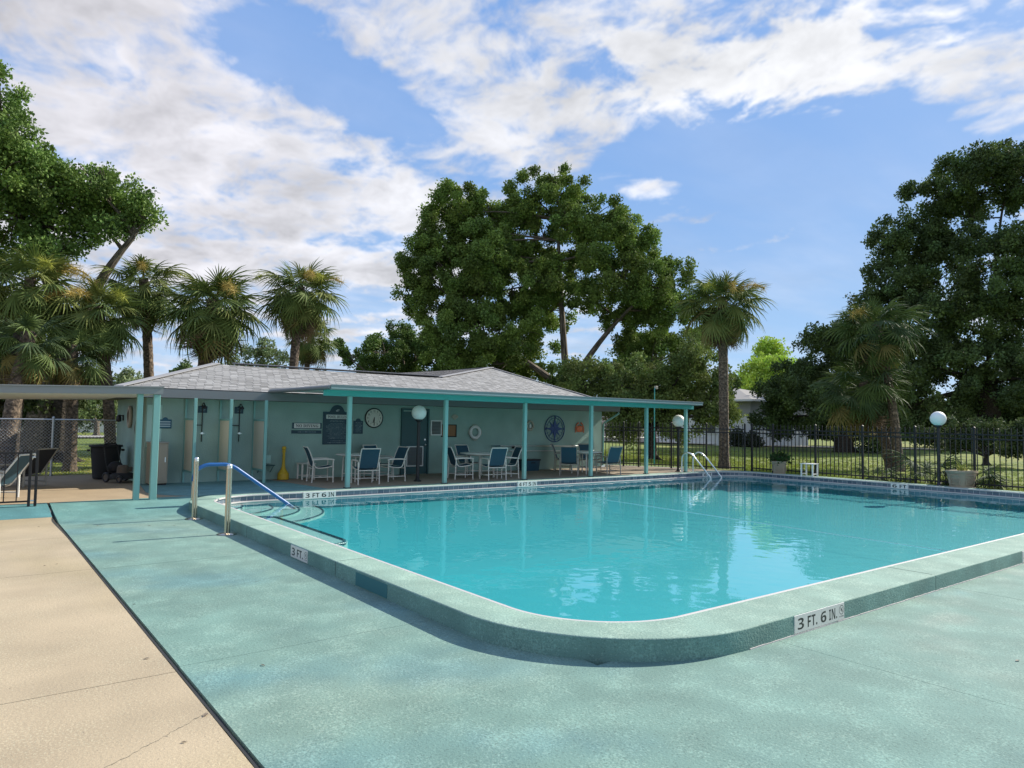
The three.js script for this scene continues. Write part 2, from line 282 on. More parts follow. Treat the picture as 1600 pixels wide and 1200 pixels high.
  strip('street', M.asphalt, [[-40, -62], [30, -66], [30, -61], [-40, -57]], 0.012);
}

// ---------------------------------------------------------------- paved yard: slabs with open joints
const DECK = -0.18, FLOOR = -0.02;
const deckY = (z) => lerp(DECK, FLOOR, smooth(-14.5, -16.15, z));
function slab(parent, name, x0, x1, z0, z1, mat, tint, gap = 0.006, yAt = deckY, thick = 0.09, label) {
  const nx = Math.max(1, Math.round((x1 - x0) / 0.16)), nz = Math.max(1, Math.round((z1 - z0) / 0.16));
  const g = new THREE.PlaneGeometry(x1 - x0 - gap * 2, z1 - z0 - gap * 2, nx, nz); g.rotateX(-Math.PI / 2); g.translate((x0 + x1) / 2, 0, (z0 + z1) / 2);
  const p = g.attributes.position, col = new Float32Array(p.count * 3);
  for (let i = 0; i < p.count; i++) { const x = p.getX(i), z = p.getZ(i); p.setY(i, yAt(z)); const c = tint(x, z); col.set(c, i * 3); }
  g.setAttribute('color', new THREE.BufferAttribute(col, 3)); g.computeVertexNormals();
  const edge = [];
  const corners = [[x0 + gap, z0 + gap], [x0 + gap, z1 - gap], [x1 - gap, z1 - gap], [x1 - gap, z0 + gap]];
  for (let k = 0; k < 4; k++) { const [ax, az] = corners[k], [bx, bz] = corners[(k + 1) % 4]; const A = [ax, yAt(az), az], B = [bx, yAt(bz), bz], A2 = [ax, yAt(az) - thick, az], B2 = [bx, yAt(bz) - thick, bz]; edge.push(...A, ...A2, ...B2, ...A, ...B2, ...B); }
  const eg = new THREE.BufferGeometry(); eg.setAttribute('position', new THREE.Float32BufferAttribute(edge, 3)); eg.computeVertexNormals(); eg.setAttribute('color', new THREE.Float32BufferAttribute(new Array(edge.length / 3).fill(tint(x0, z0)).flat(), 3));
  const top = metric(g), side = metric(eg);
  const m = mesh(name, mergeGeometries([top, side]), mat, parent); return m;
}
const greenTint = (x, z) => {   // brushed coats of green and blue paint, worn pale in places
  const streak = 1.35 * fbm(x * 0.28 + z * 0.22, z * 0.9 - x * 0.5, 4.2, 5), blot = 1.3 * fbm(x * 0.55, z * 0.55, 9.1, 5), fine = fbm(x * 2.2, z * 2.2, 2.4, 3);
  const blue = smooth(0.02, 0.5, streak + 0.35 * blot), pale = smooth(0.0, 0.55, blot - 0.3 * streak + 0.2 * fine), worn = smooth(4.5, 8, x) * smooth(0.05, 0.5, fine + 0.4 * blot + 0.1);
  const base = smooth(-13.4, -15.2, z);
  let c = [0.25, 0.435, 0.37];
  c = c.map((v, i) => lerp(v, [0.170, 0.365, 0.375][i], 0.75 * blue)); c = c.map((v, i) => lerp(v, [0.36, 0.50, 0.395][i], 0.42 * pale)); c = c.map((v, i) => lerp(v, [0.32, 0.42, 0.36][i], 0.6 * worn)); c = c.map((v, i) => lerp(v, [0.14, 0.40, 0.40][i], 0.6 * base));
  const k = 1 + 0.16 * fine; const near = smooth(-4.5, 0.5, z); c = c.map((v, i) => lerp(v, v * [0.86, 0.95, 1.0][i], near)); return c.map((v) => v * k * 0.83);
};
const tanTint = (x, z) => { const b = fbm(x * 0.5, z * 0.5, 6.1, 4), f = fbm(x * 1.9, z * 1.9, 3.4, 3), st = smooth(0.1, 0.5, fbm(x * 0.9 + 4, z * 0.35, 1.4, 4)); const k = 0.97 + 0.16 * b + 0.07 * f - 0.10 * st; return [0.50 * k, 0.405 * k, 0.27 * k * (1 - 0.06 * st)]; };
const deck = new THREE.Group(); deck.name = 'pool_deck'; scene.add(deck); structure(deck);
{
  // bed under the joints
  const bed = new MB().box(45, 0.1, 30, 12, DECK - 0.14, -1.0); // front and sides, kept clear of the basin
  bed.g = []; bed.box(15.9, 0.1, 26, -4.0, DECK - 0.155, -3.8).box(28, 0.1, 13, 17.95, DECK - 0.155, 2.55); bed.build('bedding', M.joint, deck);
  const zL = [-16.15, -14.3, -12.62, -9.83, -5.72, -3.95];
  for (let i = 0; i + 1 < zL.length; i++) slab(deck, 'slab', 1.345, 3.93, zL[i], zL[i + 1], M.deck, greenTint, i === zL.length - 2 ? 0.0006 : 0.004);
  const xF = [1.345, 5.66, 9.26, 12.9, 16.5, 20.1, 23.7, 31];
  for (let i = 0; i + 1 < xF.length; i++) for (const [a, b] of [[-3.95, 2.2], [2.2, 9]]) slab(deck, 'slab', xF[i], xF[i + 1], a, b, M.deck, greenTint, i || a > 0 ? 0.004 : 0.0006);
  slab(deck, 'slab', -12, 1.31, -16.15, -14.95, M.deck, (x, z) => [0.10, 0.29, 0.31], 0.004);
}
{
  const path = new THREE.Group(); path.name = 'concrete_path'; scene.add(path); structure(path);
  const zs = [-14.95, -12.6, -9.87, -5.62, -1.5, 2.6, 9];
  for (let i = 0; i + 1 < zs.length; i++) { slab(path, 'slab', -2.4, 1.304, zs[i], zs[i + 1], M.tan, tanTint, 0.004); slab(path, 'slab', -12, -2.4, zs[i], zs[i + 1], M.tan, tanTint, 0.004); }
  // black sealant joint between path and deck, uneven
  const r = rng(3), pts = []; const pos = [];
  for (let z = 9; z > -15.6; z -= 0.06) pts.push([1.324 + 0.006 * fbm(z * 1.7, 2, 0, 3), z, 0.009 + 0.006 * fbm(z * 4, 7, 1, 2)]);
  for (let i = 0; i + 1 < pts.length; i++) { const [x, z, w] = pts[i], [X, Z, W] = pts[i + 1], y = deckY(z) - 0.012, Y = deckY(Z) - 0.012; pos.push(x - w * 1.25, y, z, x + w * 1.25, y, z, X + W * 1.25, Y, Z, x - w * 1.25, y, z, X + W * 1.25, Y, Z, X - W * 1.25, Y, Z); }
  const g = new THREE.BufferGeometry(); g.setAttribute('position', new THREE.Float32BufferAttribute(pos, 3)); g.computeVertexNormals();
  mesh('sealant_joint', metric(g), M.sealant, path);
}
{
  // patio under the roofs, shower floor, and the paved strip round the far side of the pool
  const f = new THREE.Group(); f.name = 'patio_floor'; scene.add(f); structure(f);
  const flat = () => FLOOR, sheet = (name, pts, mat, y) => { const s = new THREE.Shape(); pts.forEach((p, i) => p.length === 2 ? (i ? s.lineTo(p[0], -p[1]) : s.moveTo(p[0], -p[1])) : s.quadraticCurveTo(p[0], -p[1], p[2], -p[3])); const g = new THREE.ExtrudeGeometry(s, { depth: 0.1, bevelEnabled: false, curveSegments: 16 }); g.rotateX(-Math.PI / 2); g.translate(0, y - 0.1, 0); return mesh(name, metric(g), mat, f); };
  sheet('shower_floor', [[4.0, -16.13], [7.05, -16.13], [6.6, -19.6], [3.5, -19.6], [3.25, -17.4], [3.3, -16.5, 4.0, -16.13]], M.floorTeal, FLOOR);
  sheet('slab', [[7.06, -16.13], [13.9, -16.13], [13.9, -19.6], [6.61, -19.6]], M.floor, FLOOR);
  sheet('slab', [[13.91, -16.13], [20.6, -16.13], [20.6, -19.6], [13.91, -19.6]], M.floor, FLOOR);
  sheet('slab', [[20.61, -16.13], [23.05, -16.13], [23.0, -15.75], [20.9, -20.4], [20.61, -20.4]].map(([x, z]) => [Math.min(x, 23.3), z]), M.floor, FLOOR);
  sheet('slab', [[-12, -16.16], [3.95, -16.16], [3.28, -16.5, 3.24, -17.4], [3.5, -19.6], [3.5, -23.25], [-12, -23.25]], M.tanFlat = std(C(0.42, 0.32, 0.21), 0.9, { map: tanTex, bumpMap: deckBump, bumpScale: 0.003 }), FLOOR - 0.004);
  sheet('slab', [[23.04, -3.45], [23.32, -3.45], [23.32, -16.12], [23.04, -16.12]], M.floor, -0.03);
}

// ---------------------------------------------------------------- pool
const P = { x0: 3.97, x1: 22.62, z0: -15.70, z1: -4.04, r: 1.1 };
function outline(inset, r, T = THREE.Shape, out) {
  const x0 = (out ? out.x0 : P.x0) + inset, x1 = (out ? out.x1 : P.x1) - inset, a = -((out ? out.z1 : P.z1) - inset), b = -((out ? out.z0 : P.z0) + inset), s = new T();
  const rr = Array.isArray(r) ? r : [r, r, r, r];   // near left, near right, far right, far left
  s.moveTo(x0 + rr[0], a); s.lineTo(x1 - rr[1], a); s.absarc(x1 - rr[1], a + rr[1], rr[1], -Math.PI / 2, 0); s.lineTo(x1, b - rr[2]); s.absarc(x1 - rr[2], b - rr[2], rr[2], 0, Math.PI / 2);
  s.lineTo(x0 + rr[3], b); s.absarc(x0 + rr[3], b - rr[3], rr[3], Math.PI / 2, Math.PI); s.lineTo(x0, a + rr[0]); s.absarc(x0 + rr[0], a + rr[0], rr[0], Math.PI, Math.PI * 1.5);
  return s;
}
const OUT = { x0: 3.53, x1: 23.02, z0: -16.115, z1: -3.49 };
function ring(insetA, rA, insetB, rB, y0, y1, bevel = 0, outer) {   // between outline A (outside) and outline B (hole)
  const s = outline(insetA, rA, THREE.Shape, outer); s.holes.push(outline(insetB, rB, THREE.Path));
  const g = new THREE.ExtrudeGeometry(s, { depth: y1 - y0 - 2 * bevel, bevelEnabled: bevel > 0, bevelSize: bevel, bevelThickness: bevel, bevelOffset: -bevel, bevelSegments: 3, curveSegments: 28 });
  g.rotateX(-Math.PI / 2); g.translate(0, y0 + bevel, 0); return g;
}
const WATER = -0.172;
const pool = thing('swimming_pool', 'large rectangular swimming pool with raised green concrete edge and rounded corners', 'swimming pool');
{
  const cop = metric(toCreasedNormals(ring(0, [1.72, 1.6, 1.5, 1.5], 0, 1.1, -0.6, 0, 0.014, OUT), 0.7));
  { // the outer face is split off and takes a darker teal than the top
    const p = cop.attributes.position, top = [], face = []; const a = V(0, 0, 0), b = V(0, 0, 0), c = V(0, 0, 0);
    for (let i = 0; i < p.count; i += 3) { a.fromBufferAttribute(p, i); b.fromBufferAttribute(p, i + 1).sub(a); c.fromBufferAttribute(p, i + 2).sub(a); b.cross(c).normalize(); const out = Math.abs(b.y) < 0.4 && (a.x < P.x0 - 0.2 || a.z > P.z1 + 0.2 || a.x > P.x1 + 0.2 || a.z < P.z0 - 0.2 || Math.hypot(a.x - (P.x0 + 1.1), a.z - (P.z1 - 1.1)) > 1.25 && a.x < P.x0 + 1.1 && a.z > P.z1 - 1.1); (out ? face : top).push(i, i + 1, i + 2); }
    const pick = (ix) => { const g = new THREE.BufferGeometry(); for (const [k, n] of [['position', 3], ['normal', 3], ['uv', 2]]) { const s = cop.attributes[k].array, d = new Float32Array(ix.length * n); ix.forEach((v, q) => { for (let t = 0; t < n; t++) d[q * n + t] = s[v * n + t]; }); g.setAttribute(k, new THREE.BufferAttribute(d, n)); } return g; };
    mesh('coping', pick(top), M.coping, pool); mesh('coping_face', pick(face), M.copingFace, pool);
  }
  mesh('coping_rim', metric(ring(0.004, 1.1, 0.045, 1.06, -0.035, -0.006, 0.006)), M.whiteRim, pool);
  mesh('tile_backing', metric(ring(0.0015, 1.1, 0.008, 1.095, -0.158, -0.036)), M.grout, pool);
  mesh('waterline_lip', metric(ring(0.003, 1.1, 0.06, 1.045, -0.168, -0.136, 0.006)), M.whiteRim, pool);
  mesh('basin_wall', metric(ring(-0.2, 1.2, 0.012, 1.09, -0.92, -0.169)), M.poolWall, pool);
  const fl = new THREE.ShapeGeometry(outline(-0.1, 1.15), 24); fl.rotateX(-Math.PI / 2); const p = fl.attributes.position; for (let i = 0; i < p.count; i++) p.setY(i, lerp(-0.38, -0.47, (p.getX(i) - P.x0) / (P.x1 - P.x0))); fl.computeVertexNormals();
  mesh('basin_floor', metric(fl), M.poolFloor, pool);
  // tiles: each set on the backing round the far, right and left sides
  const pitch = 0.157, tg = bevelBox(pitch - 0.012, 0.092, 0.008, 0.002), r = rng(12);
  const put = (x, z, a, y = -0.0865) => { const t = mesh('tile', tg, M.tileBlue[Math.floor(r() * 4)], pool); t.position.set(x, y, z); t.rotation.y = a; };
  const e = 0.0105, q = P.r;
  for (let x = P.x0 + q + pitch / 2; x < P.x1 - q; x += pitch) put(x, P.z0 + e, 0);
  for (let z = P.z0 + q + pitch / 2; z < P.z1 - q; z += pitch) put(P.x1 - e, z, -Math.PI / 2);
  for (let k = 0; k < 11; k++) { const a = (k + 0.5) / 11 * Math.PI / 2, rad = q - e; put(P.x0 + q - rad * Math.cos(a), P.z0 + q - rad * Math.sin(a), Math.PI / 2 - a); put(P.x1 - q + rad * Math.sin(a), P.z0 + q - rad * Math.cos(a), -a); }
  // entry steps in the far left corner and the long bench with dark tile edges
  const stepAt = (rad, y, name) => { const s = new THREE.Shape(); const cx = P.x0 + 0.012, cz = -(P.z0 + 0.012); s.moveTo(cx, cz); s.lineTo(cx + rad, cz); s.absarc(cx, cz, rad, 0, -Math.PI / 2, true); s.closePath(); const g = new THREE.ExtrudeGeometry(s, { depth: 0.16, bevelEnabled: false, curveSegments: 24 }); g.rotateX(-Math.PI / 2); g.translate(0, y - 0.16, 0); mesh(name, metric(g), M.bench, pool);
    const pts = []; for (let k = 0; k <= 24; k++) { const a = k / 24 * Math.PI / 2; pts.push(V(cx + (rad - 0.03) * Math.cos(a), y + 0.002, -cz + (rad - 0.03) * Math.sin(a))); } new MB().tube(pts, 0.022, 4).build('step_edge', M.tileDark, pool); };
  stepAt(2.5, -0.345, 'step'); stepAt(2.0, -0.305, 'step'); stepAt(1.45, -0.26, 'step'); stepAt(0.85, -0.215, 'step');
  const bs = new THREE.Shape(); const bp = [[3.985, 14.6], [4.98, 13.9], [4.98, 10.72]]; bs.moveTo(...bp[0]); bs.lineTo(...bp[1]); bs.lineTo(...bp[2]); bs.quadraticCurveTo(4.9, 10.45, 4.45, 10.32); bs.lineTo(3.985, 10.28); bs.closePath();
  const bg = new THREE.ExtrudeGeometry(bs, { depth: 0.4, bevelEnabled: false }); bg.rotateX(-Math.PI / 2); bg.translate(0, -0.69, 0); mesh('bench', metric(bg), M.bench, pool);
  const ept = [V(4.0, -0.287, -14.6), V(4.94, -0.287, -13.9), V(4.95, -0.287, -12.2), V(4.95, -0.287, -10.75), V(4.84, -0.287, -10.5), V(4.45, -0.287, -10.36), V(4.0, -0.287, -10.32)];
  const em = new MB(); for (let i = 0; i + 1 < ept.length; i++) em.rod(ept[i], ept[i + 1], 0.024, 6); em.build('bench_edge', M.tileDark, pool);
  // a darker repainted patch on the left face
  new MB().rbox(0.006, 0.14, 0.74, 3.5285, -0.096, -6.98, 0.002).build('paint_patch', M.patch, pool).userData.label = 'darker rectangular patch of paint on the outer face';
  // water
  const wg = new THREE.ShapeGeometry(outline(0.011, 1.09), 24); wg.rotateX(-Math.PI / 2); wg.translate(0, WATER, 0);
  const w = mesh('water', metric(wg), M.water); structure(w);
}
{ // joints across the coping, the pale line of grout at its foot, and hairline cracks in the slabs
  const j = (w, h, d, x, y, z) => new MB().box(w, h, d, x, y, z).build('coping_joint', M.joint, pool);
  for (const z of [-7.9, -11.2]) { j(0.40, 0.004, 0.004, 3.755, 0.0, z); j(0.004, 0.17, 0.004, 3.529, -0.09, z); }
  for (const x of [8.9, 14.2, 19.4]) { j(0.004, 0.004, 0.50, x, 0.0, -3.775); j(0.004, 0.17, 0.004, x, -0.09, -3.4905); }
  const gr = new MB(), r = rng(61); for (let x = 5.3; x < 22; x += 0.11) gr.box(0.112, 0.006 + 0.008 * r(), 0.006 + 0.008 * r(), x, DECK + 0.004, -3.487); gr.build('grout_line', M.whiteRim, pool);
  const crack = (a, b, seed, parent, w0 = 0.0022) => { const N = 70, pos = []; let px, pz, pw; for (let i = 0; i <= N; i++) { const t = i / N, wob = 0.05 * fbm(t * 9, seed, 0, 5, 0.6), x = lerp(a[0], b[0], t) - (b[1] - a[1]) * wob, z = lerp(a[1], b[1], t) + (b[0] - a[0]) * wob, w = w0 * (0.4 + Math.abs(fbm(t * 14, seed + 3, 1, 2)) * 2.5); if (i) { const y = deckY(z) + 0.0015; pos.push(px, y, pz - pw, px, y, pz + pw, x, y, z + w, px, y, pz - pw, x, y, z + w, x, y, z - w); } px = x; pz = z; pw = w; } const g = new THREE.BufferGeometry(); g.setAttribute('position', new THREE.Float32BufferAttribute(pos, 3)); g.computeVertexNormals(); mesh('crack', metric(g), M.joint, parent); };
  const cp = scene.getObjectByName('concrete_path'); crack([0.45, -4.15], [1.30, -4.75], 2, cp); crack([-1.4, -7.6], [-0.2, -8.3], 5, cp); crack([1.4, -7.7], [3.3, -8.4], 9, deck, 0.0014);
}
// depth markers: printed tiles set into the pool edge
function canvasTex(w, h, draw) { const c = document.createElement('canvas'); c.width = w; c.height = h; const x = c.getContext('2d'); draw(x, w, h); const t = new THREE.CanvasTexture(c); t.colorSpace = THREE.SRGBColorSpace; return t; }
function printed(tex, rough = 0.4) { return std(C(0.86, 0.86, 0.84), rough, { map: tex }); }
function plate(name, parent, w, h, d, edgeMat, tex, at, turn, label) {   // a board with print on its +z face
  const g = new THREE.Group(); g.name = name; g.position.set(...at); g.rotation.y = turn; parent.add(g); if (label) g.userData.label = label;
  new MB().rbox(w, h, d, 0, 0, 0, Math.min(0.003, d / 3)).build('plate', edgeMat, g);
  const f = new THREE.PlaneGeometry(w - 0.006, h - 0.006); f.translate(0, 0, d / 2 + 0.0015); mesh('print', f, printed(tex), g); return g;
}
const INK = '#17181a';
function fitText(x, s, cx, cy, w, h, font = 'sans-serif', weight = 'bold', color = INK) { x.save(); x.fillStyle = color; x.textAlign = 'center'; x.textBaseline = 'alphabetic'; x.font = `${weight} 100px ${font}`; const m = x.measureText(s).width; x.translate(cx, cy + h / 2); x.scale(w / m, h / 73); x.fillText(s, 0, 0); x.restore(); }
function noDive(x, cx, cy, r, words) {   // a ringed figure struck out
  x.strokeStyle = INK; x.lineWidth = r * 0.14; x.beginPath(); x.arc(cx, cy, r, 0, 6.3); x.stroke();
  x.lineWidth = r * 0.16; x.beginPath(); x.moveTo(cx - r * 0.45, cy + r * 0.1); x.lineTo(cx + r * 0.1, cy - r * 0.25); x.lineTo(cx + r * 0.42, cy + r * 0.3); x.moveTo(cx + r * 0.1, cy - r * 0.25); x.lineTo(cx - r * 0.1, cy + r * 0.45); x.stroke();
  x.beginPath(); x.arc(cx + r * 0.3, cy - r * 0.42, r * 0.14, 0, 6.3); x.fillStyle = INK; x.fill();
  x.lineWidth = r * 0.13; x.beginPath(); x.moveTo(cx - r * 0.7, cy - r * 0.7); x.lineTo(cx + r * 0.7, cy + r * 0.7); x.stroke();
  if (words) fitText(x, 'NO DIVING', cx, cy + r * 1.48, r * 2, r * 0.34);
}
function marker(words, widths, w, h, sign) {
  const W = Math.round(512 * w / h / 2), H = 256;
  return canvasTex(W, H, (x) => { x.fillStyle = '#e4e2dc'; x.fillRect(0, 0, W, H); const total = sign ? W - H * 0.62 : W; const n = words.length; let at = W * 0.03; const sum = widths.reduce((a, b) => a + b, 0);
    words.forEach((s, i) => { const ww = (total - W * 0.04) * widths[i] / sum; fitText(x, s, at + ww / 2, H * 0.5, ww * 0.78, H * 0.66, 'sans-serif', 'bold'); at += ww; });
    x.strokeStyle = '#a9a79f'; x.lineWidth = 3; for (let k = 1; k < Math.round(W / H * 1.05); k++) { const X = k * H * 0.97; x.beginPath(); x.moveTo(X, 0); x.lineTo(X, H); x.stroke(); }
    if (sign) noDive(x, W - H * 0.33, H * 0.4, H * 0.27, true);
    const r = rng(W); x.globalAlpha = 0.10; for (let k = 0; k < 120; k++) { x.fillStyle = r() < 0.5 ? '#8a7f6a' : '#ffffff'; x.fillRect(r() * W, r() * H, 2 + r() * 14, 2 + r() * 5); } });
}
plate('depth_marker', pool, 0.58, 0.158, 0.006, M.white, marker(['3', 'FT.'], [0.8, 1.5], 0.58, 0.158, true), [3.5285, -0.09, -9.04], -Math.PI / 2, 'white depth marker reading 3 FT on the left face');
plate('depth_marker', pool, 0.88, 0.158, 0.006, M.white, marker(['3', 'FT.', '6', 'IN.'], [0.8, 1.3, 0.8, 1.1], 0.88, 0.158, true), [6.36, -0.088, -3.4885], 0, 'white depth marker reading 3 FT 6 IN on the near face');
plate('depth_marker', pool, 0.78, 0.158, 0.06, M.white, marker(['3', 'FT', '6', 'IN'], [0.8, 1.3, 0.9, 1.1], 0.78, 0.15), [6.55, -0.085, -15.664], 0, 'white tile marker reading 3 FT 6 IN on the far side');
plate('depth_marker', pool, 0.70, 0.158, 0.06, M.white, marker(['4', 'FT', '5', 'IN'], [0.8, 1.3, 0.9, 1.1], 0.70, 0.15), [12.71, -0.085, -15.664], 0, 'white tile marker reading 4 FT 5 IN on the far side');
plate('depth_marker', pool, 0.50, 0.158, 0.06, M.white, marker(['6', 'FT'], [0.9, 1.3], 0.50, 0.15), [20.95, -0.085, -15.664], 0, 'white tile marker reading 6 FT beside the ladder');
plate('depth_marker', pool, 0.50, 0.158, 0.06, M.white, marker(['6', 'FT'], [0.9, 1.3], 0.50, 0.15), [22.584, -0.085, -9.83], -Math.PI / 2, 'white tile marker reading 6 FT on the right side');
plate('depth_marker', pool, 0.60, 0.158, 0.006, M.white, marker(['4', 'FT'], [0.8, 1.3], 0.60, 0.158, true), [12.05, -0.088, -3.4885], 0, 'white depth marker at the right end of the near face');
{
  const t = new MB().tube([V(12.5, -0.13, -15.63), V(12.45, WATER + 0.008, -15.2), V(12.2, WATER + 0.005, -10), V(11.85, WATER + 0.008, -4.6), V(11.82, -0.09, -4.09)], 0.0045, 6, 60).build('pool_rope', M.rope);
  tag(t, 'thin pale rope stretched across the water from side to side', 'rope');
}

// ---------------------------------------------------------------- pool house
const WZ = -19.45, EZ = -18.85, EY = 2.34;
const house = thing('pool_house', 'low teal stucco pool house with grey shingled hip roof behind the pool', 'pool house');
{
  // walls
  const w = new MB().box(15.9, 2.3, 0.2, 11.505, 1.10, WZ - 0.1);
  w.box(0.2, 2.3, 3.75, 3.65, 1.10, WZ - 0.2 - 1.875); w.box(0.2, 2.3, 3.75, 19.355, 1.10, WZ - 0.2 - 1.875); w.box(15.9, 2.3, 0.2, 11.505, 1.10, -23.5);
  w.build('wall', M.wall, house);
  new MB().box(0.34, 1.05, 0.012, 3.75, 1.42, WZ + 0.007).build('wall_panel', M.wallPale, house).userData.label = 'pale panel above the beige cabinet';
  // eaves: fascia boards and soffit
  const f = new MB().box(16.95, 0.21, 0.03, 11.35, EY - 0.112, EZ).box(0.03, 0.21, 5.2, 2.885, EY - 0.112, EZ - 2.615).box(0.03, 0.21, 5.2, 19.815, EY - 0.112, EZ - 2.615).box(16.95, 0.21, 0.03, 11.35, EY - 0.112, -24.07);
  f.build('fascia', M.fascia, house);
  new MB().box(16.85, 0.02, 0.58, 11.35, EY - 0.21, EZ - 0.306).box(0.70, 0.02, 4.6, 3.255, EY - 0.21, EZ - 2.9).build('soffit', M.darkTrim, house);
  // roof planes
  const s = 0.333, ey = EY + 0.005, rz = -21.42, ry = ey + s * (EZ - rz), xl = 2.84, xr = 19.83, apx = 17.0, apz = -23.41, apy = ey + s * (EZ - apz);
  const rl = [5.70, ry, rz], rr = [13.3, ry, rz];
  const tri = (...v) => v.flat();
  const bx = (x) => [x, ey, -24.05];
  const ap = [apx, apy, apz], back = [apx, apy, -36], faces = [
    tri([xl, ey, EZ], [xr, ey, EZ], ap), tri([xl, ey, EZ], ap, rr), tri([xl, ey, EZ], rr, rl),
    tri([xl, ey, EZ], rl, bx(xl)), tri(rl, rr, bx(13.3)), tri(rl, bx(13.3), bx(xl)),
    tri(ap, back, [9.6, ey, -36]), tri(ap, [9.6, ey, -36], [9.6, ey, -21.0]), tri([xr, ey, EZ], [xr, ey, -36], back), tri([xr, ey, EZ], back, ap),
  ];
  const rg = new THREE.BufferGeometry(); rg.setAttribute('position', new THREE.Float32BufferAttribute(faces.flat().map((v) => v), 3)); rg.translate(0, -0.012, 0); rg.computeVertexNormals();
  const roof = mesh('roof', metric(rg), M.roofBase = std(C(0.16, 0.16, 0.17), 0.95), house);
  // ridge vent and hip caps
  const cap = (a, b, wd, name, mat, off = 0.02) => { const A = V(...a), B = V(...b), d = B.clone().sub(A), L = d.length(); const m = new MB().box(L, 0.022, wd, 0, 0, 0).build(name, mat, roof); m.position.copy(A.add(B).multiplyScalar(0.5)); m.position.y += off; m.rotation.set(0, Math.atan2(-d.z, d.x), 0); m.rotateZ(Math.asin(d.y / L)); return m; };
  cap([6.2, ry, rz], [13.2, ry, rz], 0.24, 'ridge_vent', M.blackMatte, 0.03);
  cap([6.15, ry, rz + 0.02], [13.25, ry, rz + 0.02], 0.17, 'ridge_cap', M.shingleCap = std(C(0.30, 0.30, 0.31), 0.95), 0.052);
  cap([xl, ey, EZ], rl, 0.26, 'hip_cap', M.shingleCap, 0.022); cap([apx, apy, apz], [xr, ey, EZ], 0.26, 'hip_cap', M.shingleCap, 0.022); cap(rr, ap, 0.26, 'hip_cap', M.shingleCap, 0.022); cap(ap, [apx, apy, -35.9], 0.26, 'ridge_cap', M.shingleCap, 0.022);
  // shingles on the front slope and on the left face of the wing: tabs laid course by course
  const tones = [0, 1, 2, 3, 4, 5].map((k) => std(C(0.215 + 0.033 * k, 0.213 + 0.033 * k, 0.208 + 0.033 * k), 0.95, { bumpMap: brushTex, bumpScale: 0.002 }));
  const r = rng(44), expo = 0.13, wid = 0.205, slope = Math.atan(s), tab = new THREE.BoxGeometry(wid - 0.008, 0.009, expo + 0.05); tab.translate(0, 0.0045, -0.02);
  const singles = [], massed = tones.map(() => new MB());
  const front = (c) => EZ - (c + 0.5) * expo * Math.cos(slope);
  for (let c = 0; c < 40; c++) {
    const z = front(c), y = ey + s * (EZ - z); if (y > apy - 0.02) break;
    const left = lerp(xl, 5.70, (EZ - z) / (EZ - rz)), right = lerp(xr, apx, (EZ - z) / (EZ - apz));
    const lo = z > rz + 0.06 ? left + 0.14 : lerp(13.3, apx, (rz - z) / (rz - apz)) + 0.12;
    for (let x = lo + (c % 2 ? 0 : -wid / 2) - r() * 0.05; x < right - 0.12; x += wid) {
      const a = Math.max(x, lo), b = Math.min(x + wid, right - 0.1); if (b - a < 0.04) continue;
      const t = Math.min(5, Math.floor(r() * r() * 3 + r() * 3.2)), lift = r() < 0.35 ? 0.004 : 0;
      const item = { x: (a + b) / 2, y: y + 0.002 + lift, z, sx: (b - a) / wid, t, d: (a * 0.6) ** 2 + (z + 14) ** 2 };
      if (z > rz - 3) singles.push(item); 
    }
  }
  singles.sort((p, q) => p.d - q.d);
  const q4 = (it) => { const m = new THREE.Matrix4().compose(V(it.x, it.y, it.z), new THREE.Quaternion().setFromEuler(new THREE.Euler(slope - 0.045, 0, 0)), V(it.sx, 1, 1)); return m; };
  singles.forEach((it, i) => { if (i < 300) { const m = mesh('shingle', tab, tones[it.t], roof); q4(it).decompose(m.position, m.quaternion, m.scale); } else { const g = tab.toNonIndexed(); g.applyMatrix4(q4(it)); massed[it.t].g.push(g); } });
  // left face of the wing
  const dirL = Math.atan((apy - ey) / (apx - 9.6)), tabL = new THREE.BoxGeometry(expo + 0.05, 0.009, wid - 0.008);
  for (let c = 0; c < 57; c++) { const x = apx - (c + 0.5) * expo, y = apy - (c + 0.5) * expo * Math.tan(dirL); if (y < 3.0) break; const zStart = lerp(apz, rz, (apx - x) / (apx - 13.3)); for (let z = zStart - 0.15; z > -33; z -= wid) { const g = tabL.toNonIndexed(); g.applyMatrix4(new THREE.Matrix4().compose(V(x, y + 0.008, z - (c % 2) * 0.15), new THREE.Quaternion().setFromEuler(new THREE.Euler(0, 0, dirL)), V(1, 1, 1))); massed[Math.floor(r() * 4)].g.push(g); } }
  const sg = new THREE.Group();
  massed.forEach((m, k) => { if (!m.g.length) return; const o = m.build('shingles', tones[k], roof); o.userData.kind = 'stuff'; });
  // downspout at the right corner
  new MB().tube([V(19.9, 2.08, -18.95), V(19.82, 2.0, -19.0), V(19.52, 1.72, -19.30), V(19.47, 1.60, -19.37), V(19.47, 0.8, -19.38), V(19.47, 0.06, -19.38)], 0.038, 8, 40).build('downspout', M.tealPost, house);
  // door
  const d = new THREE.Group(); d.name = 'door'; d.position.set(11.2, FLOOR, WZ); house.add(d);
  new MB().rbox(0.88, 1.93, 0.05, 0, 0.98, 0.01, 0.004).build('door_leaf', M.doorTeal, d);
  new MB().box(0.05, 2.0, 0.09, -0.47, 1.0, 0.03).box(0.05, 2.0, 0.09, 0.47, 1.0, 0.03).box(0.99, 0.05, 0.09, 0, 2.025, 0.03).build('door_frame', M.doorTeal, d);
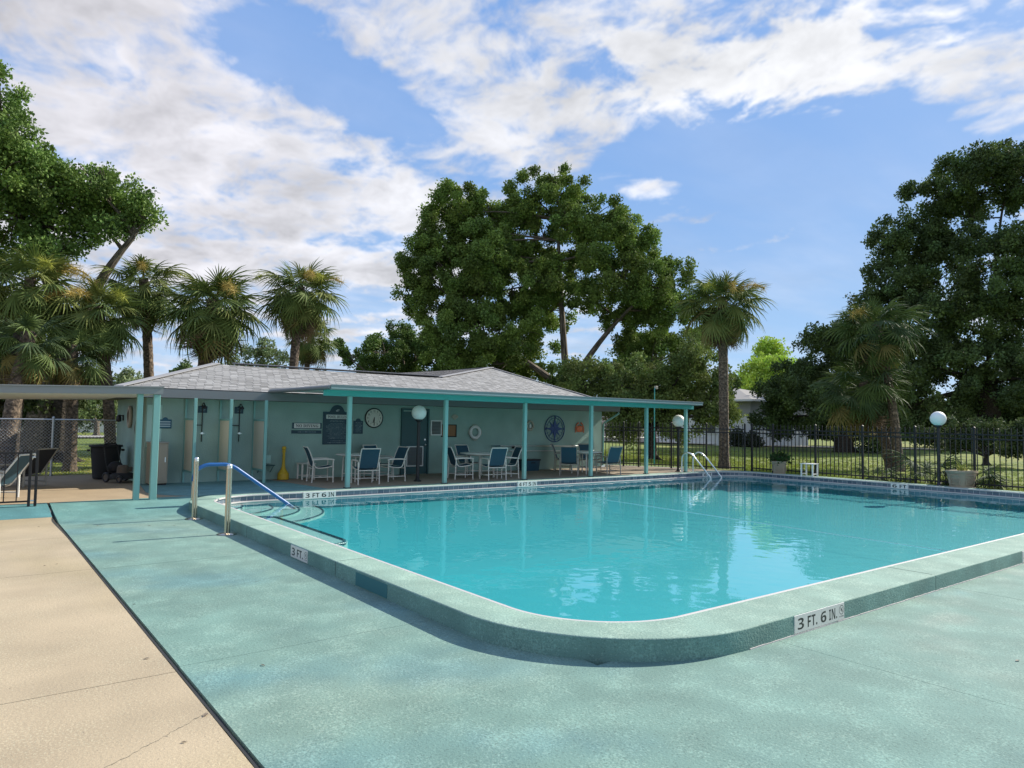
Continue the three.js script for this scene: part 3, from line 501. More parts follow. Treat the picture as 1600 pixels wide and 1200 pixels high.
  const lv = new MB().box(0.6, 0.03, 0.03, 0, 0.26, 0.05).box(0.6, 0.03, 0.03, 0, 0.86, 0.05).box(0.03, 0.57, 0.03, -0.285, 0.56, 0.05).box(0.03, 0.57, 0.03, 0.285, 0.56, 0.05); lv.build('louvre_frame', M.white, d);
  const sl = new MB(); for (let k = 0; k < 12; k++) sl.box(0.54, 0.045, 0.006, 0, 0.30 + k * 0.047, 0.045, 0.6); sl.build('louvre', M.louvre, d);
  new MB().add(new THREE.SphereGeometry(0.03, 14, 10), 0.36, 0.92, 0.08).cyl(0.012, 0.012, 0.05, 0.36, 0.92, 0.05, 8, Math.PI / 2).cyl(0.028, 0.028, 0.012, 0.36, 1.08, 0.04, 12, Math.PI / 2).build('handle', M.steel, d, false);
}
// ---------------------------------------------------------------- canopies
const canopy = thing('patio_canopy', 'flat patio roof on six teal posts along the front of the pool house', 'canopy');
{
  const fz = -15.56, y = 2.46;
  // roof slab tapering back to the eave on the left end
  const s = new THREE.Shape([[6.72, -fz], [20.55, -fz], [20.55, 18.83], [6.42, 18.83]].map(([x, v]) => new THREE.Vector2(x, v)));
  const g = new THREE.ExtrudeGeometry(s, { depth: 0.05, bevelEnabled: false }); g.rotateX(-Math.PI / 2); g.translate(0, 2.395, 0); mesh('roof_panel', metric(g), M.metalRoof, canopy);
  const g2 = new THREE.ExtrudeGeometry(s, { depth: 0.012, bevelEnabled: false }); g2.rotateX(-Math.PI / 2); g2.scale(0.998, 1, 0.998); g2.translate(0.03, 2.38, -0.03); mesh('ceiling', metric(g2), M.soffit, canopy);
  // box gutter along the front with a rolled lip
  const gs = new THREE.Shape(); gs.moveTo(0, 0); gs.lineTo(0.085, 0); gs.quadraticCurveTo(0.10, 0.05, 0.118, 0.075); gs.lineTo(0.125, 0.118); gs.lineTo(0.108, 0.122); gs.lineTo(0.10, 0.10); gs.lineTo(0, 0.10); gs.closePath();
  const gg = new THREE.ExtrudeGeometry(gs, { depth: 13.86, bevelEnabled: false }); gg.rotateY(-Math.PI / 2);

  gg.computeBoundingBox(); const bb = gg.boundingBox; gg.translate(6.71 - bb.min.x, 2.355, 0); 
  gg.computeBoundingBox(); gg.translate(0, 0, fz + 0.02 - (gg.boundingBox.max.z)); mesh('gutter', metric(gg), M.gutter, canopy);
  new MB().box(13.9, 0.145, 0.05, 13.68, 2.295, -16.03).build('beam', M.teal, canopy);
  const e = new MB(); e.rod(V(6.70, 2.41, fz - 0.02), V(6.40, 2.37, -18.82), 0.055, 4); e.build('end_fascia', M.fascia, canopy);
  new MB().box(0.04, 0.12, 3.2, 20.57, 2.41, -17.18).build('end_fascia', M.gutter, canopy);
  for (const x of [7.404, 10.177, 12.895, 15.569, 18.147, 20.218]) { new MB().rbox(0.10, 2.225, 0.10, x, 1.1125, -16.03, 0.008).build('post', M.tealPost, canopy); new MB().rbox(0.15, 0.02, 0.15, x, 0.008, -16.03, 0.004).build('base_plate', M.blackMatte, canopy); }
}
const walk = thing('walkway_canopy', 'flat walkway roof with white ceiling and two teal posts at the left', 'canopy');
{
  const s = new THREE.Shape([[-6, 15.9], [3.2, 15.9], [3.2, 18.8], [2.82, 18.8], [2.82, 20.6], [-6, 20.6]].map(([x, v]) => new THREE.Vector2(x, v)));
  const tiltAll = (g) => { const p = g.attributes.position; for (let i = 0; i < p.count; i++) p.setY(i, p.getY(i) + 0.028 * (p.getX(i) - 3.2) + 0.012 * (p.getZ(i) + 15.9)); g.computeVertexNormals(); return g; };
  const g = new THREE.ExtrudeGeometry(s, { depth: 0.06, bevelEnabled: false }); g.rotateX(-Math.PI / 2); g.translate(0, 2.19, 0); mesh('roof_panel', metric(tiltAll(g)), M.metalRoof, walk);
  const c = new THREE.ExtrudeGeometry(s, { depth: 0.012, bevelEnabled: false }); c.rotateX(-Math.PI / 2); c.scale(0.996, 1, 0.999); c.translate(-0.02, 2.13, 0); mesh('ceiling', metric(tiltAll(c)), M.soffit, walk);
  mesh('gutter', metric(tiltAll(new MB().box(9.2, 0.13, 0.07, -1.4, 2.185, -15.87).geo())), M.gutter, walk);
  mesh('gutter_lip', metric(tiltAll(new MB().box(9.22, 0.022, 0.10, -1.4, 2.262, -15.86).geo())), M.gutter, walk);
  new MB().rbox(0.11, 2.16, 0.11, 2.80, 1.03, -15.97, 0.008).build('post', M.tealPost, walk);
  new MB().rbox(0.125, 2.16, 0.125, 3.105, 1.03, -15.95, 0.008).build('post', M.tealPost, walk);
}
// ---------------------------------------------------------------- showers
for (const [x, tw, label] of [[4.47, 0, 'left of the three open shower screens, below the walkway roof'], [5.32, 0, 'middle open shower screen, between the two black shower pipes'], [6.20, 0, 'right of the three open shower screens, nearest the yellow post']]) {
  const t = thing('shower_screen', 'cream panel on teal frame, ' + label, 'shower screen', [x, FLOOR, WZ], 0, 'open shower screens along the wall');
  new MB().rbox(0.07, 2.14, 0.06, 0, 1.07, 0.98, 0.006).build('post', M.tealPost, t); new MB().rbox(0.05, 2.14, 0.05, 0, 1.07, 0.03, 0.005).build('wall_post', M.tealPost, t);
  new MB().rbox(0.045, 0.045, 0.90, 0, 1.62, 0.505, 0.004).build('top_rail', M.tealPost, t); new MB().rbox(0.045, 0.045, 0.90, 0, 0.32, 0.505, 0.004).build('bottom_rail', M.tealPost, t);
  new MB().rbox(0.02, 1.25, 0.88, 0, 0.97, 0.505, 0.003).build('panel', M.cream, t);
}
for (const [x, label] of [[4.87, 'black wall shower pipe with valve between the left and middle screens'], [5.81, 'black wall shower pipe with valve between the middle and right screens']]) {
  const t = thing('shower_pipe', label, 'shower', [x, 0, WZ], 0, 'wall showers');
  new MB().tube([V(0, 1.02, 0.05), V(0, 1.5, 0.05), V(0, 1.96, 0.05), V(0, 2.02, 0.10), V(0, 2.0, 0.20), V(0, 1.95, 0.25)], 0.013, 8, 40).build('pipe', M.black, t, false);
  new MB().cyl(0.02, 0.055, 0.06, 0, 1.93, 0.265, 14, 0.6).build('shower_head', M.blackMatte, t, false);
  new MB().rod(V(0, 1.45, 0.05), V(-0.27, 1.45, 0.05), 0.011).rod(V(-0.27, 1.45, 0.05), V(-0.27, 1.15, 0.04), 0.010).build('supply_pipe', M.black, t, false);
  new MB().cyl(0.03, 0.03, 0.025, 0, 1.24, 0.075, 12, Math.PI / 2).box(0.11, 0.014, 0.014, 0, 1.24, 0.10).build('valve', M.steel, t, false);
}
// ---------------------------------------------------------------- signs and wall pieces
const scribble = (x, X, Y, W, rows, step, h, seed, color = '#c9d4d6') => { const r = rng(seed); x.fillStyle = color; for (let k = 0; k < rows; k++) { const w = W * (0.55 + 0.45 * r()); let at = X - w / 2; while (at < X + w / 2) { const l = 5 + r() * 16; x.globalAlpha = 0.35 + 0.4 * r(); x.fillRect(at, Y + k * step, l, h); at += l + 4; } } x.globalAlpha = 1; };
function archedSign(label, at, w, h, lobe, tex, edge = M.navy) {   // board with a rounded crest on top
  const t = thing('wall_sign', label, 'sign', at);
  const s = new THREE.Shape(); const a = w / 2; s.moveTo(-a, 0); s.lineTo(a, 0); s.lineTo(a, h); s.lineTo(lobe * 1.25, h); s.quadraticCurveTo(lobe * 1.05, h + lobe * 0.1, lobe, h + lobe * 0.3); s.quadraticCurveTo(lobe * 0.7, h + lobe, 0, h + lobe); s.quadraticCurveTo(-lobe * 0.7, h + lobe, -lobe, h + lobe * 0.3); s.quadraticCurveTo(-lobe * 1.05, h + lobe * 0.1, -lobe * 1.25, h); s.lineTo(-a, h); s.closePath();
  const g = new THREE.ExtrudeGeometry(s, { depth: 0.014, bevelEnabled: true, bevelSize: 0.003, bevelThickness: 0.003, bevelSegments: 1 }); mesh('board', metric(g), edge, t);
  const f = new THREE.ShapeGeometry(s, 8); const p = f.attributes.position, uv = f.attributes.uv; for (let i = 0; i < p.count; i++) uv.setXY(i, (p.getX(i) + a) / w, p.getY(i) / (h + lobe)); f.translate(0, 0, 0.0185); f.scale(0.985, 0.985, 1); mesh('print', f, printed(tex), t);
  return t;
}
const seaNavy = '#173f4d';
archedSign('tall dark teal POOL RULES board with rounded crest, behind the leftmost canopy post', [8.60, 0.93, WZ + 0.006], 0.86, 0.94, 0.2, canvasTex(512, 680, (x, w, h) => {
  x.fillStyle = seaNavy; x.fillRect(0, 0, w, h); x.fillStyle = '#dfe3e0'; x.beginPath(); x.roundRect(50, 160, w - 100, 74, 12); x.fill(); fitText(x, 'POOL RULES', w / 2, 197, w - 150, 46, 'serif', 'bold', '#28282c');
  x.strokeStyle = '#d8e0e0'; x.lineWidth = 9; x.lineCap = 'round'; x.beginPath(); x.moveTo(232, 92); x.quadraticCurveTo(256, 62, 290, 74); x.moveTo(240, 100); x.quadraticCurveTo(262, 88, 276, 92); x.stroke();
  scribble(x, w / 2, 262, 300, 2, 16, 7, 2); scribble(x, w / 2, 312, 420, 13, 22, 7, 9); scribble(x, w / 2, 616, 250, 1, 20, 8, 4); scribble(x, w / 2, 648, 430, 1, 20, 9, 6); }));
archedSign('small dark teal sign with crest beside the POOL RULES board', [9.27, 1.24, WZ + 0.006], 0.30, 0.38, 0.07, canvasTex(160, 240, (x, w, h) => { x.fillStyle = seaNavy; x.fillRect(0, 0, w, h); scribble(x, w / 2, 60, 110, 8, 21, 7, 31); }));
archedSign('small teal sign with white bars near the left corner of the pool house', [4.0, 1.36, WZ + 0.006], 0.29, 0.22, 0.055, canvasTex(160, 150, (x, w, h) => { x.fillStyle = '#1c5b74'; x.fillRect(0, 0, w, h); x.fillStyle = '#b9d2da'; for (const y of [52, 84, 114]) x.fillRect(12, y, w - 24, 15); }));
for (const [x, n, label] of [[4.88, 5, 'small dark sign behind the left shower pipe'], [5.80, 8, 'small dark sign behind the right shower pipe']]) archedSign(label, [x, 1.77, WZ + 0.006], 0.22, 0.17, 0.03, canvasTex(128, 110, (c, w, h) => { c.fillStyle = seaNavy; c.fillRect(0, 0, w, h); scribble(c, w / 2, 34, 90, 3, 22, 8, n); }));
{
  const t = thing('wall_sign', 'white NO DIVING sign with dark strip of small print below it', 'sign', [7.70, 1.38, WZ]);
  plate('board', t, 0.86, 0.165, 0.016, M.navy, canvasTex(512, 98, (x, w, h) => { x.fillStyle = seaNavy; x.fillRect(0, 0, w, h); x.fillStyle = '#e3e2dd'; x.beginPath(); x.roundRect(26, 8, w - 52, h - 16, 10); x.fill(); x.fillStyle = seaNavy; fitText(x, 'NO DIVING', w / 2, h / 2, w - 110, 48, 'serif', 'bold', '#2a2224'); }), [0, 0.08, 0.014], 0);
  plate('lower_strip', t, 0.88, 0.095, 0.012, M.navy, canvasTex(512, 56, (x, w, h) => { x.fillStyle = seaNavy; x.fillRect(0, 0, w, h); scribble(x, w / 2, 20, 460, 1, 20, 15, 15); }), [-0.01, -0.095, 0.012], 0);
}
{
  const t = thing('wall_clock', 'large round wall clock with dark rim right of the POOL RULES board', 'clock', [9.78, 1.715, WZ]);
  new MB().add(new THREE.TorusGeometry(0.285, 0.02, 10, 48), 0, 0, 0.02).cyl(0.285, 0.285, 0.025, 0, 0, 0.0135, 40, Math.PI / 2).build('rim', M.black, t, false);
  const face = new THREE.CircleGeometry(0.27, 48); face.translate(0, 0, 0.0285);
  mesh('dial', face, printed(canvasTex(256, 256, (x) => { x.fillStyle = '#d9d6c8'; x.fillRect(0, 0, 256, 256); for (let k = 1; k <= 12; k++) { const a = k / 12 * 2 * Math.PI; fitText(x, String(k), 128 + Math.sin(a) * 100, 128 - Math.cos(a) * 100, k > 9 ? 32 : 17, 30, 'serif', 'bold'); } x.strokeStyle = '#8d8a80'; x.lineWidth = 2; x.beginPath(); x.arc(128, 128, 72, 0, 6.3); x.stroke(); })), t);
  new MB().box(0.016, 0.23, 0.004, 0.004, -0.095, 0.036).build('hand', M.black, t); new MB().box(0.022, 0.17, 0.004, -0.018, -0.06, 0.041, 0, 0, -0.26).build('hand', M.black, t);
}
{
  let t = thing('wall_vent', 'white framed grey louvred vent right of the door', 'vent', [11.98, 1.435, WZ]);
  new MB().box(0.42, 0.035, 0.035, 0, 0.225, 0.018).box(0.42, 0.035, 0.035, 0, -0.225, 0.018).box(0.035, 0.415, 0.035, -0.19, 0, 0.018).box(0.035, 0.415, 0.035, 0.19, 0, 0.018).build('frame', M.white, t);
  for (let k = 0; k < 9; k++) new MB().box(0.345, 0.045, 0.005, 0, -0.18 + k * 0.045, 0.018, 0.7).build('slat', M.louvre, t);
  t = thing('notice_board', 'brown cork notice board with dark frame beside the vent', 'notice board', [12.47, 1.345, WZ]);
  new MB().rbox(0.52, 0.36, 0.012, 0, 0, 0.011, 0.003).build('cork', M.cork, t); new MB().box(0.58, 0.03, 0.03, 0, 0.19, 0.017).box(0.58, 0.03, 0.03, 0, -0.19, 0.017).box(0.03, 0.35, 0.03, -0.275, 0, 0.017).box(0.03, 0.35, 0.03, 0.275, 0, 0.017).build('frame', M.blackMatte, t);
  t = thing('life_ring', 'white life ring with rope hanging on the wall left of the middle posts', 'life ring', [13.48, 1.30, WZ]);
  mesh('ring', new THREE.TorusGeometry(0.185, 0.052, 14, 40), M.white, t).position.z = 0.058; const rp = []; for (let k = 0; k <= 48; k++) { const a = k / 48 * 6.2832; rp.push(V(Math.cos(a) * (0.243 + 0.022 * Math.cos(4 * a)), Math.sin(a) * (0.243 + 0.022 * Math.cos(4 * a)), 0.06)); }
  new MB().tube(rp, 0.008, 5, 96).build('rope', M.shell, t, false); for (let k = 0; k < 4; k++) { const a = k * Math.PI / 2 + 0.785; const b = mesh('band', new THREE.TorusGeometry(0.056, 0.007, 6, 16), M.brown, t); b.position.set(Math.cos(a) * 0.185, Math.sin(a) * 0.185, 0.058); b.rotation.set(Math.PI / 2, a + Math.PI / 2, 0, 'ZXY'); b.rotation.set(0, 0, 0); b.lookAt(b.position.x - Math.sin(a), b.position.y + Math.cos(a), 0.058); }
  t = thing('wall_ornament', 'small round grey wreath ornament left of the compass', 'ornament', [15.86, 1.54, WZ]);
  { const r = rng(8), m = new MB(); for (let k = 0; k < 34; k++) { const a = k / 34 * 6.283; m.add(new THREE.SphereGeometry(0.028 + r() * 0.016, 7, 5), Math.cos(a) * (0.13 + 0.03 * r()), Math.sin(a) * (0.14 + 0.03 * r()), 0.03 + 0.02 * r()); } m.build('wreath', M.shell, t, false); new MB().add(new THREE.TorusGeometry(0.135, 0.018, 6, 30), 0, 0, 0.02).build('hoop', M.brown, t, false); new MB().add(new THREE.SphereGeometry(0.05, 10, 8), 0.01, -0.02, 0.03, 0, 0, 0, V(1, 1.5, 0.5)).build('shell', M.white, t, false); }
  t = thing('wall_compass', 'large blue metal compass rose with letters N E S W', 'ornament', [17.03, 1.44, WZ]);
  new MB().add(new THREE.TorusGeometry(0.475, 0.015, 8, 64), 0, 0, 0.03).build('outer_ring', M.compass, t, false); new MB().add(new THREE.TorusGeometry(0.385, 0.009, 8, 60), 0, 0, 0.03).build('inner_ring', M.compass, t, false);
  for (let k = 0; k < 8; k++) { const L = k % 2 ? 0.36 : 0.40, wd = k % 2 ? 0.055 : 0.075, a = k / 8 * 2 * Math.PI; const s = new THREE.Shape([[0, 0], [-wd, 0.115], [0, L], [wd, 0.115]].map(([x, y]) => new THREE.Vector2(x, y))); const g = new THREE.ExtrudeGeometry(s, { depth: k % 2 ? 0.008 : 0.014, bevelEnabled: true, bevelSize: 0.003, bevelThickness: 0.004, bevelSegments: 1 }); g.rotateZ(-a); g.translate(0, 0, 0.022 + (k % 2 ? 0 : 0.003)); mesh('star_point', metric(g), M.compass, t); }
  for (const a of [0.3927, 1.178, 1.963, 2.749]) new MB().rod(V(Math.cos(a) * 0.475, Math.sin(a) * 0.475, 0.028), V(-Math.cos(a) * 0.475, -Math.sin(a) * 0.475, 0.028), 0.005, 6).build('spoke', M.compass, t, false);
  const font = await new (await import('three/addons/loaders/FontLoader.js')).FontLoader().loadAsync('fonts/droid/droid_serif_bold.typeface.json'); const { TextGeometry } = await import('three/addons/geometries/TextGeometry.js');
  for (const [s, x, y] of [['N', 0, 0.43], ['E', 0.43, 0], ['S', 0, -0.43], ['W', -0.43, 0]]) { const g = new TextGeometry(s, { font, size: 0.10, depth: 0.014, curveSegments: 4 }); g.computeBoundingBox(); const b = g.boundingBox; g.translate(x - (b.min.x + b.max.x) / 2, y - (b.min.y + b.max.y) / 2, 0.04); mesh('letter', g, M.compass, t); }
  t = thing('crab_ornament', 'orange crab shaped wall ornament right of the compass', 'ornament', [18.26, 1.46, WZ]);
  new MB().add(new THREE.SphereGeometry(0.115, 18, 12), 0, -0.01, 0.03, 0, 0, 0, V(1.25, 1.1, 0.3)).build('body', M.orange, t, false);
  for (const s of [-1, 1]) { for (let k = 0; k < 4; k++) { const yy = 0.05 - 0.055 * k; new MB().tube([V(s * 0.11, yy, 0.03), V(s * 0.19, yy + 0.025, 0.05), V(s * 0.215, yy - 0.04, 0.03)], 0.016, 6, 12).build('leg', M.orange, t, false); }
    new MB().tube([V(s * 0.09, 0.06, 0.03), V(s * 0.17, 0.12, 0.04), V(s * 0.12, 0.185, 0.04)], 0.018, 7, 12).add(new THREE.SphereGeometry(0.042, 10, 8), s * 0.085, 0.195, 0.04, 0, 0, s * 0.7, V(0.8, 1.2, 0.5)).build('claw', M.orange, t, false); new MB().rod(V(s * 0.035, 0.08, 0.04), V(s * 0.04, 0.13, 0.05), 0.007).add(new THREE.SphereGeometry(0.014, 8, 6), s * 0.04, 0.135, 0.05).build('eye', M.brown, t, false); }
  t = thing('shell_ornament', 'small pale shell ornament above the notice board', 'ornament', [12.68, 1.80, WZ]);
  for (let k = 0; k < 7; k++) { const a = -0.9 + k * 0.3; new MB().rod(V(0, -0.09, 0.015), V(Math.sin(a) * 0.15, -0.09 + Math.cos(a) * 0.17, 0.02), 0.014, 6, 0.03).build('rib', M.shell, t, false); }
  // ornaments on the shaded end wall
  t = thing('wall_ornament', 'oval brown wreath on the shaded left end wall', 'ornament', [3.55, 1.63, -21.3], -Math.PI / 2);
  new MB().add(new THREE.TorusGeometry(0.2, 0.045, 8, 30), 0, 0, 0.05, 0, 0, 0, V(0.75, 1.25, 1)).build('wreath', M.shell, t, false); new MB().tube([V(0, 0.25, 0.04), V(0, 0.05, 0.09), V(0.02, -0.2, 0.05)], 0.03, 6).build('ribbon', M.brown, t, false);
  t = thing('wall_ornament', 'dark curled metal ornament beside the cabinet on the end wall', 'ornament', [3.55, 1.42, -20.4], -Math.PI / 2);
  { const sp = []; for (let k = 0; k < 26; k++) { const a = k * 0.42; sp.push(V(Math.cos(a) * (0.03 + 0.006 * k), 0.13 + Math.sin(a) * (0.03 + 0.005 * k) - 0.008 * k, 0.03)); } new MB().tube(sp, 0.018, 6, 100).tube([V(0.05, 0, 0.03), V(0.12, -0.12, 0.04), V(0.03, -0.25, 0.03), V(-0.06, -0.22, 0.03), V(-0.03, -0.15, 0.03)], 0.022, 6, 40).build('scroll', M.brown, t, false); }
  t = thing('wall_lamp', 'small dark wall lamp near the back of the end wall', 'lamp', [3.55, 1.6, -22.5], -Math.PI / 2); new MB().rbox(0.10, 0.16, 0.03, 0, 0, 0.016, 0.005).build('bracket', M.black, t); new MB().lathe([[0.01, 0], [0.07, 0.02], [0.06, 0.16], [0.02, 0.2], [0, 0.2]], 0, -0.12, 0.12, 14).rod(V(0, 0.05, 0.02), V(0, 0.08, 0.12), 0.012).build('lantern', M.black, t, false);
  t = thing('cleaning_pole', 'upper long pole hung level along the wall under the compass', 'pole'); new MB().rod(V(14.15, 0.84, WZ + 0.09), V(18.9, 0.81, WZ + 0.09), 0.016).build('shaft', M.steel, t, false); new MB().box(0.05, 0.11, 0.08, 15.1, 0.80, WZ + 0.06).box(0.05, 0.11, 0.08, 17.9, 0.79, WZ + 0.06).build('hook', M.blackMatte, t); new MB().box(0.35, 0.03, 0.05, 14.3, 0.84, WZ + 0.13).build('brush_head', M.navy, t);
  t = thing('cleaning_pole', 'lower pole with net hung along the wall under the compass', 'pole'); new MB().rod(V(14.7, 0.66, WZ + 0.06), V(19.0, 0.63, WZ + 0.06), 0.016).build('shaft', M.white, t, false); new MB().add(new THREE.TorusGeometry(0.15, 0.012, 6, 24), 14.6, 0.62, WZ + 0.08, 0, 0, 0, V(1.3, 0.6, 1)).build('net_hoop', M.black, t, false);
  t = thing('storage_box', 'dark blue storage tub against the wall behind the middle post', 'box', [15.66, FLOOR, WZ + 0.28]); { const b = new THREE.CylinderGeometry(0.44, 0.38, 0.36, 4, 1); b.rotateY(Math.PI / 4); b.scale(1.05, 1, 0.62); new MB().add(b, 0, 0.18, 0).build('tub', M.navy, t); new MB().rbox(0.70, 0.045, 0.42, 0, 0.375, 0, 0.012).build('lid', M.black, t); new MB().box(0.16, 0.03, 0.03, 0, 0.28, 0.2).build('handle', M.blackMatte, t); }
  t = thing('folding_bench', 'small folding bench on the wall right of the last shower screen', 'bench', [6.52, 0.38, WZ + 0.18]); new MB().rbox(0.40, 0.025, 0.30, 0, 0, 0, 0.006).build('seat', M.doorTeal, t); new MB().rbox(0.34, 0.22, 0.02, 0, 0.15, -0.14, 0.005).build('backrest', M.wallPale, t); for (const s of [-1, 1]) new MB().rod(V(s * 0.17, -0.01, 0.1), V(s * 0.17, -0.2, -0.17), 0.01).build('bracket', M.doorTeal, t, false);
  t = thing('cigarette_bin', 'yellow pole shaped cigarette bin standing against the wall', 'bin', [6.99, FLOOR, WZ + 0.2]);
  new MB().lathe([[0, 0], [0.15, 0], [0.155, 0.02], [0.15, 0.16], [0.13, 0.2], [0, 0.2]]).build('base', M.yellow, t, false); new MB().lathe([[0.125, 0.2], [0.085, 0.26], [0.055, 0.32], [0.04, 0.42], [0.036, 0.74], [0.05, 0.76], [0.05, 0.79], [0.036, 0.80]]).build('neck', M.yellow, t, false); new MB().lathe([[0.036, 0.8], [0.055, 0.83], [0.06, 0.87], [0.045, 0.905], [0, 0.915]]).build('cap', M.yellow, t, false);
  t = thing('metal_cabinet', 'beige metal cabinet standing at the left corner of the wall', 'cabinet', [3.80, FLOOR, WZ + 0.27]); new MB().rbox(0.40, 0.98, 0.46, 0, 0.53, 0, 0.012).build('body', M.beige, t); new MB().rbox(0.43, 0.03, 0.49, 0, 1.035, 0, 0.008).build('top', M.frameDull, t); new MB().rbox(0.34, 0.86, 0.012, 0, 0.52, 0.235, 0.003).build('door', M.beige, t); new MB().box(0.02, 0.12, 0.02, 0.13, 0.62, 0.25).build('handle', M.steel, t); new MB().box(0.36, 0.05, 0.42, 0, 0.015, 0).build('plinth', M.blackMatte, t);
}

// ================================================================ FURNITURE
function slingPiece(pts, w, mat, name, parent) {   // fabric stretched between side rails: pts run (y, z)
  const pos = [], n = pts.length, t = 0.004;
  const curve = new THREE.CatmullRomCurve3(pts.map(([y, z]) => V(0, y, z))), S = curve.getPoints(14);
  for (let i = 0; i + 1 < S.length; i++) for (let k = 0; k < 6; k++) { const a = -w / 2 + w * k / 6, b = a + w / 6, sag = (x) => -0.012 * (1 - (2 * x / w) ** 2); const A = S[i], B = S[i + 1]; const q = [[a, A], [b, A], [b, B], [a, B]].map(([x, p]) => [x, p.y + sag(x), p.z]); pos.push(...q[0], ...q[1], ...q[2], ...q[0], ...q[2], ...q[3]); }
  const g = new THREE.BufferGeometry(); g.setAttribute('position', new THREE.Float32BufferAttribute(pos, 3)); g.computeVertexNormals();
  const back = g.clone(); back.translate(0, -t, -t); return mesh(name, metric(mergeGeometries([g, back])), mat, parent);
}
function makeChair(label, frame, sling) {
  const t = thing('sling_chair', label, 'chair', [0, 0, 0], 0, 'sling chairs round the patio tables');
  for (const s of [-1, 1]) {
    const x = s * 0.285;
    new MB().rod(V(x, 0, 0.27), V(x, 0.60, 0.26), 0.017).cyl(0.021, 0.021, 0.02, x, 0.01, 0.27, 8).build('leg', frame, t, false);
    new MB().rod(V(x, 0, -0.29), V(x, 0.60, -0.26), 0.017).cyl(0.021, 0.021, 0.02, x, 0.01, -0.29, 8).build('leg', frame, t, false);
    new MB().tube([V(x, 0.60, -0.30), V(x, 0.612, -0.1), V(x, 0.612, 0.18), V(x, 0.595, 0.29)], 0.02, 8, 16).build('armrest', frame, t, false);
    new MB().tube([V(s * 0.255, 0.43, 0.27), V(s * 0.255, 0.395, 0.12), V(s * 0.255, 0.375, -0.1), V(s * 0.255, 0.42, -0.21), V(s * 0.255, 0.60, -0.275), V(s * 0.255, 0.80, -0.35), V(s * 0.255, 0.93, -0.42)], 0.015, 7, 30).build('side_rail', frame, t, false);
    new MB().rod(V(x, 0.14, 0.27), V(x, 0.14, -0.28), 0.012).build('stretcher', frame, t, false);
  }
  new MB().rod(V(-0.285, 0.14, 0.0), V(0.285, 0.14, 0.0), 0.012).build('stretcher', frame, t, false);
  new MB().rod(V(-0.285, 0.39, 0.265), V(0.285, 0.39, 0.265), 0.014).rod(V(-0.285, 0.36, -0.265), V(0.285, 0.36, -0.265), 0.014).build('seat_rail', frame, t, false);
  new MB().rod(V(-0.255, 0.93, -0.42), V(0.255, 0.93, -0.42), 0.014).build('top_rail', frame, t, false);
  slingPiece([[0.435, 0.27], [0.40, 0.12], [0.38, -0.1], [0.42, -0.20]], 0.49, sling, 'seat', t);
  slingPiece([[0.43, -0.215], [0.60, -0.275], [0.80, -0.35], [0.92, -0.415]], 0.49, sling, 'backrest', t);
  return t;
}
const at = (o, x, z, turn, y = FLOOR) => { o.position.set(x, y, z); o.rotation.y = turn; return o; };
const Q = Math.PI / 2;
const chairA = at(makeChair('chair in profile at the left of the table below the POOL RULES board', M.frame, M.sling), 7.62, -18.2, Q - 0.15);
at(copyOf(chairA, 'chair with its back to the pool at the leftmost table, beside the first canopy post'), 8.42, -17.15, Math.PI - 0.12);
at(copyOf(chairA, 'chair at the wall side of the leftmost table, below the wall clock'), 9.62, -18.75, 0.25);
at(copyOf(chairA, 'chair facing left at the right of the leftmost table, near the door'), 9.42, -17.62, -Q + 0.1);
at(copyOf(chairA, 'chair in profile at the left of the middle table, next to the second post'), 11.55, -17.32, Q - 0.2);
at(copyOf(chairA, 'chair at the wall side of the middle table below the notice board'), 12.55, -18.35, 0.1);
at(copyOf(chairA, 'chair with its back to the pool at the middle table below the life ring'), 12.28, -16.72, Math.PI - 0.15);
at(copyOf(chairA, 'chair facing left at the right of the middle table below the life ring'), 13.02, -17.05, -Q - 0.25);
const chairB = makeChair('chair behind on the left of the rightmost table, under the compass', M.frameDull, M.sling);
at(chairB, 16.85, -18.75, 0.75);
at(copyOf(chairB, 'chair seen from behind at the left of the rightmost table, beside the fourth post'), 15.5, -16.95, 2.35);
at(copyOf(chairB, 'chair with its back to the pool right of the fourth post'), 16.88, -16.55, Math.PI - 0.1);
at(copyOf(chairB, 'chair at the wall side of the rightmost table behind the fourth post'), 17.75, -18.3, -0.2);
function makeTable(label, x, z) {
  const t = thing('patio_table', label, 'table', [x, FLOOR, z], 0, 'round patio tables');
  new MB().lathe([[0, 0.70], [0.56, 0.70], [0.60, 0.708], [0.605, 0.722], [0.595, 0.735], [0.56, 0.738], [0, 0.738]], 0, 0, 0, 40).build('tabletop', M.tabletop, t, false);
  for (let k = 0; k < 4; k++) { const a = k * Q + 0.6; new MB().rod(V(Math.cos(a) * 0.42, 0, Math.sin(a) * 0.42), V(Math.cos(a) * 0.40, 0.70, Math.sin(a) * 0.40), 0.02).build('leg', M.frame, t, false); }
  const r = new MB(); for (let k = 0; k < 2; k++) { const a = k * Q + 0.6; r.rod(V(Math.cos(a) * 0.41, 0.2, Math.sin(a) * 0.41), V(-Math.cos(a) * 0.41, 0.2, -Math.sin(a) * 0.41), 0.012); } r.build('cross_brace', M.frame, t, false);
  new MB().add(new THREE.TorusGeometry(0.41, 0.014, 6, 32), 0, 0.675, 0, Q).build('apron', M.frame, t, false);
}
makeTable('round white patio table below the POOL RULES board and clock', 8.62, -18.02); makeTable('round white patio table between the second and third posts', 12.35, -17.5); makeTable('round white patio table behind the fourth post, at the right', 16.55, -17.35);
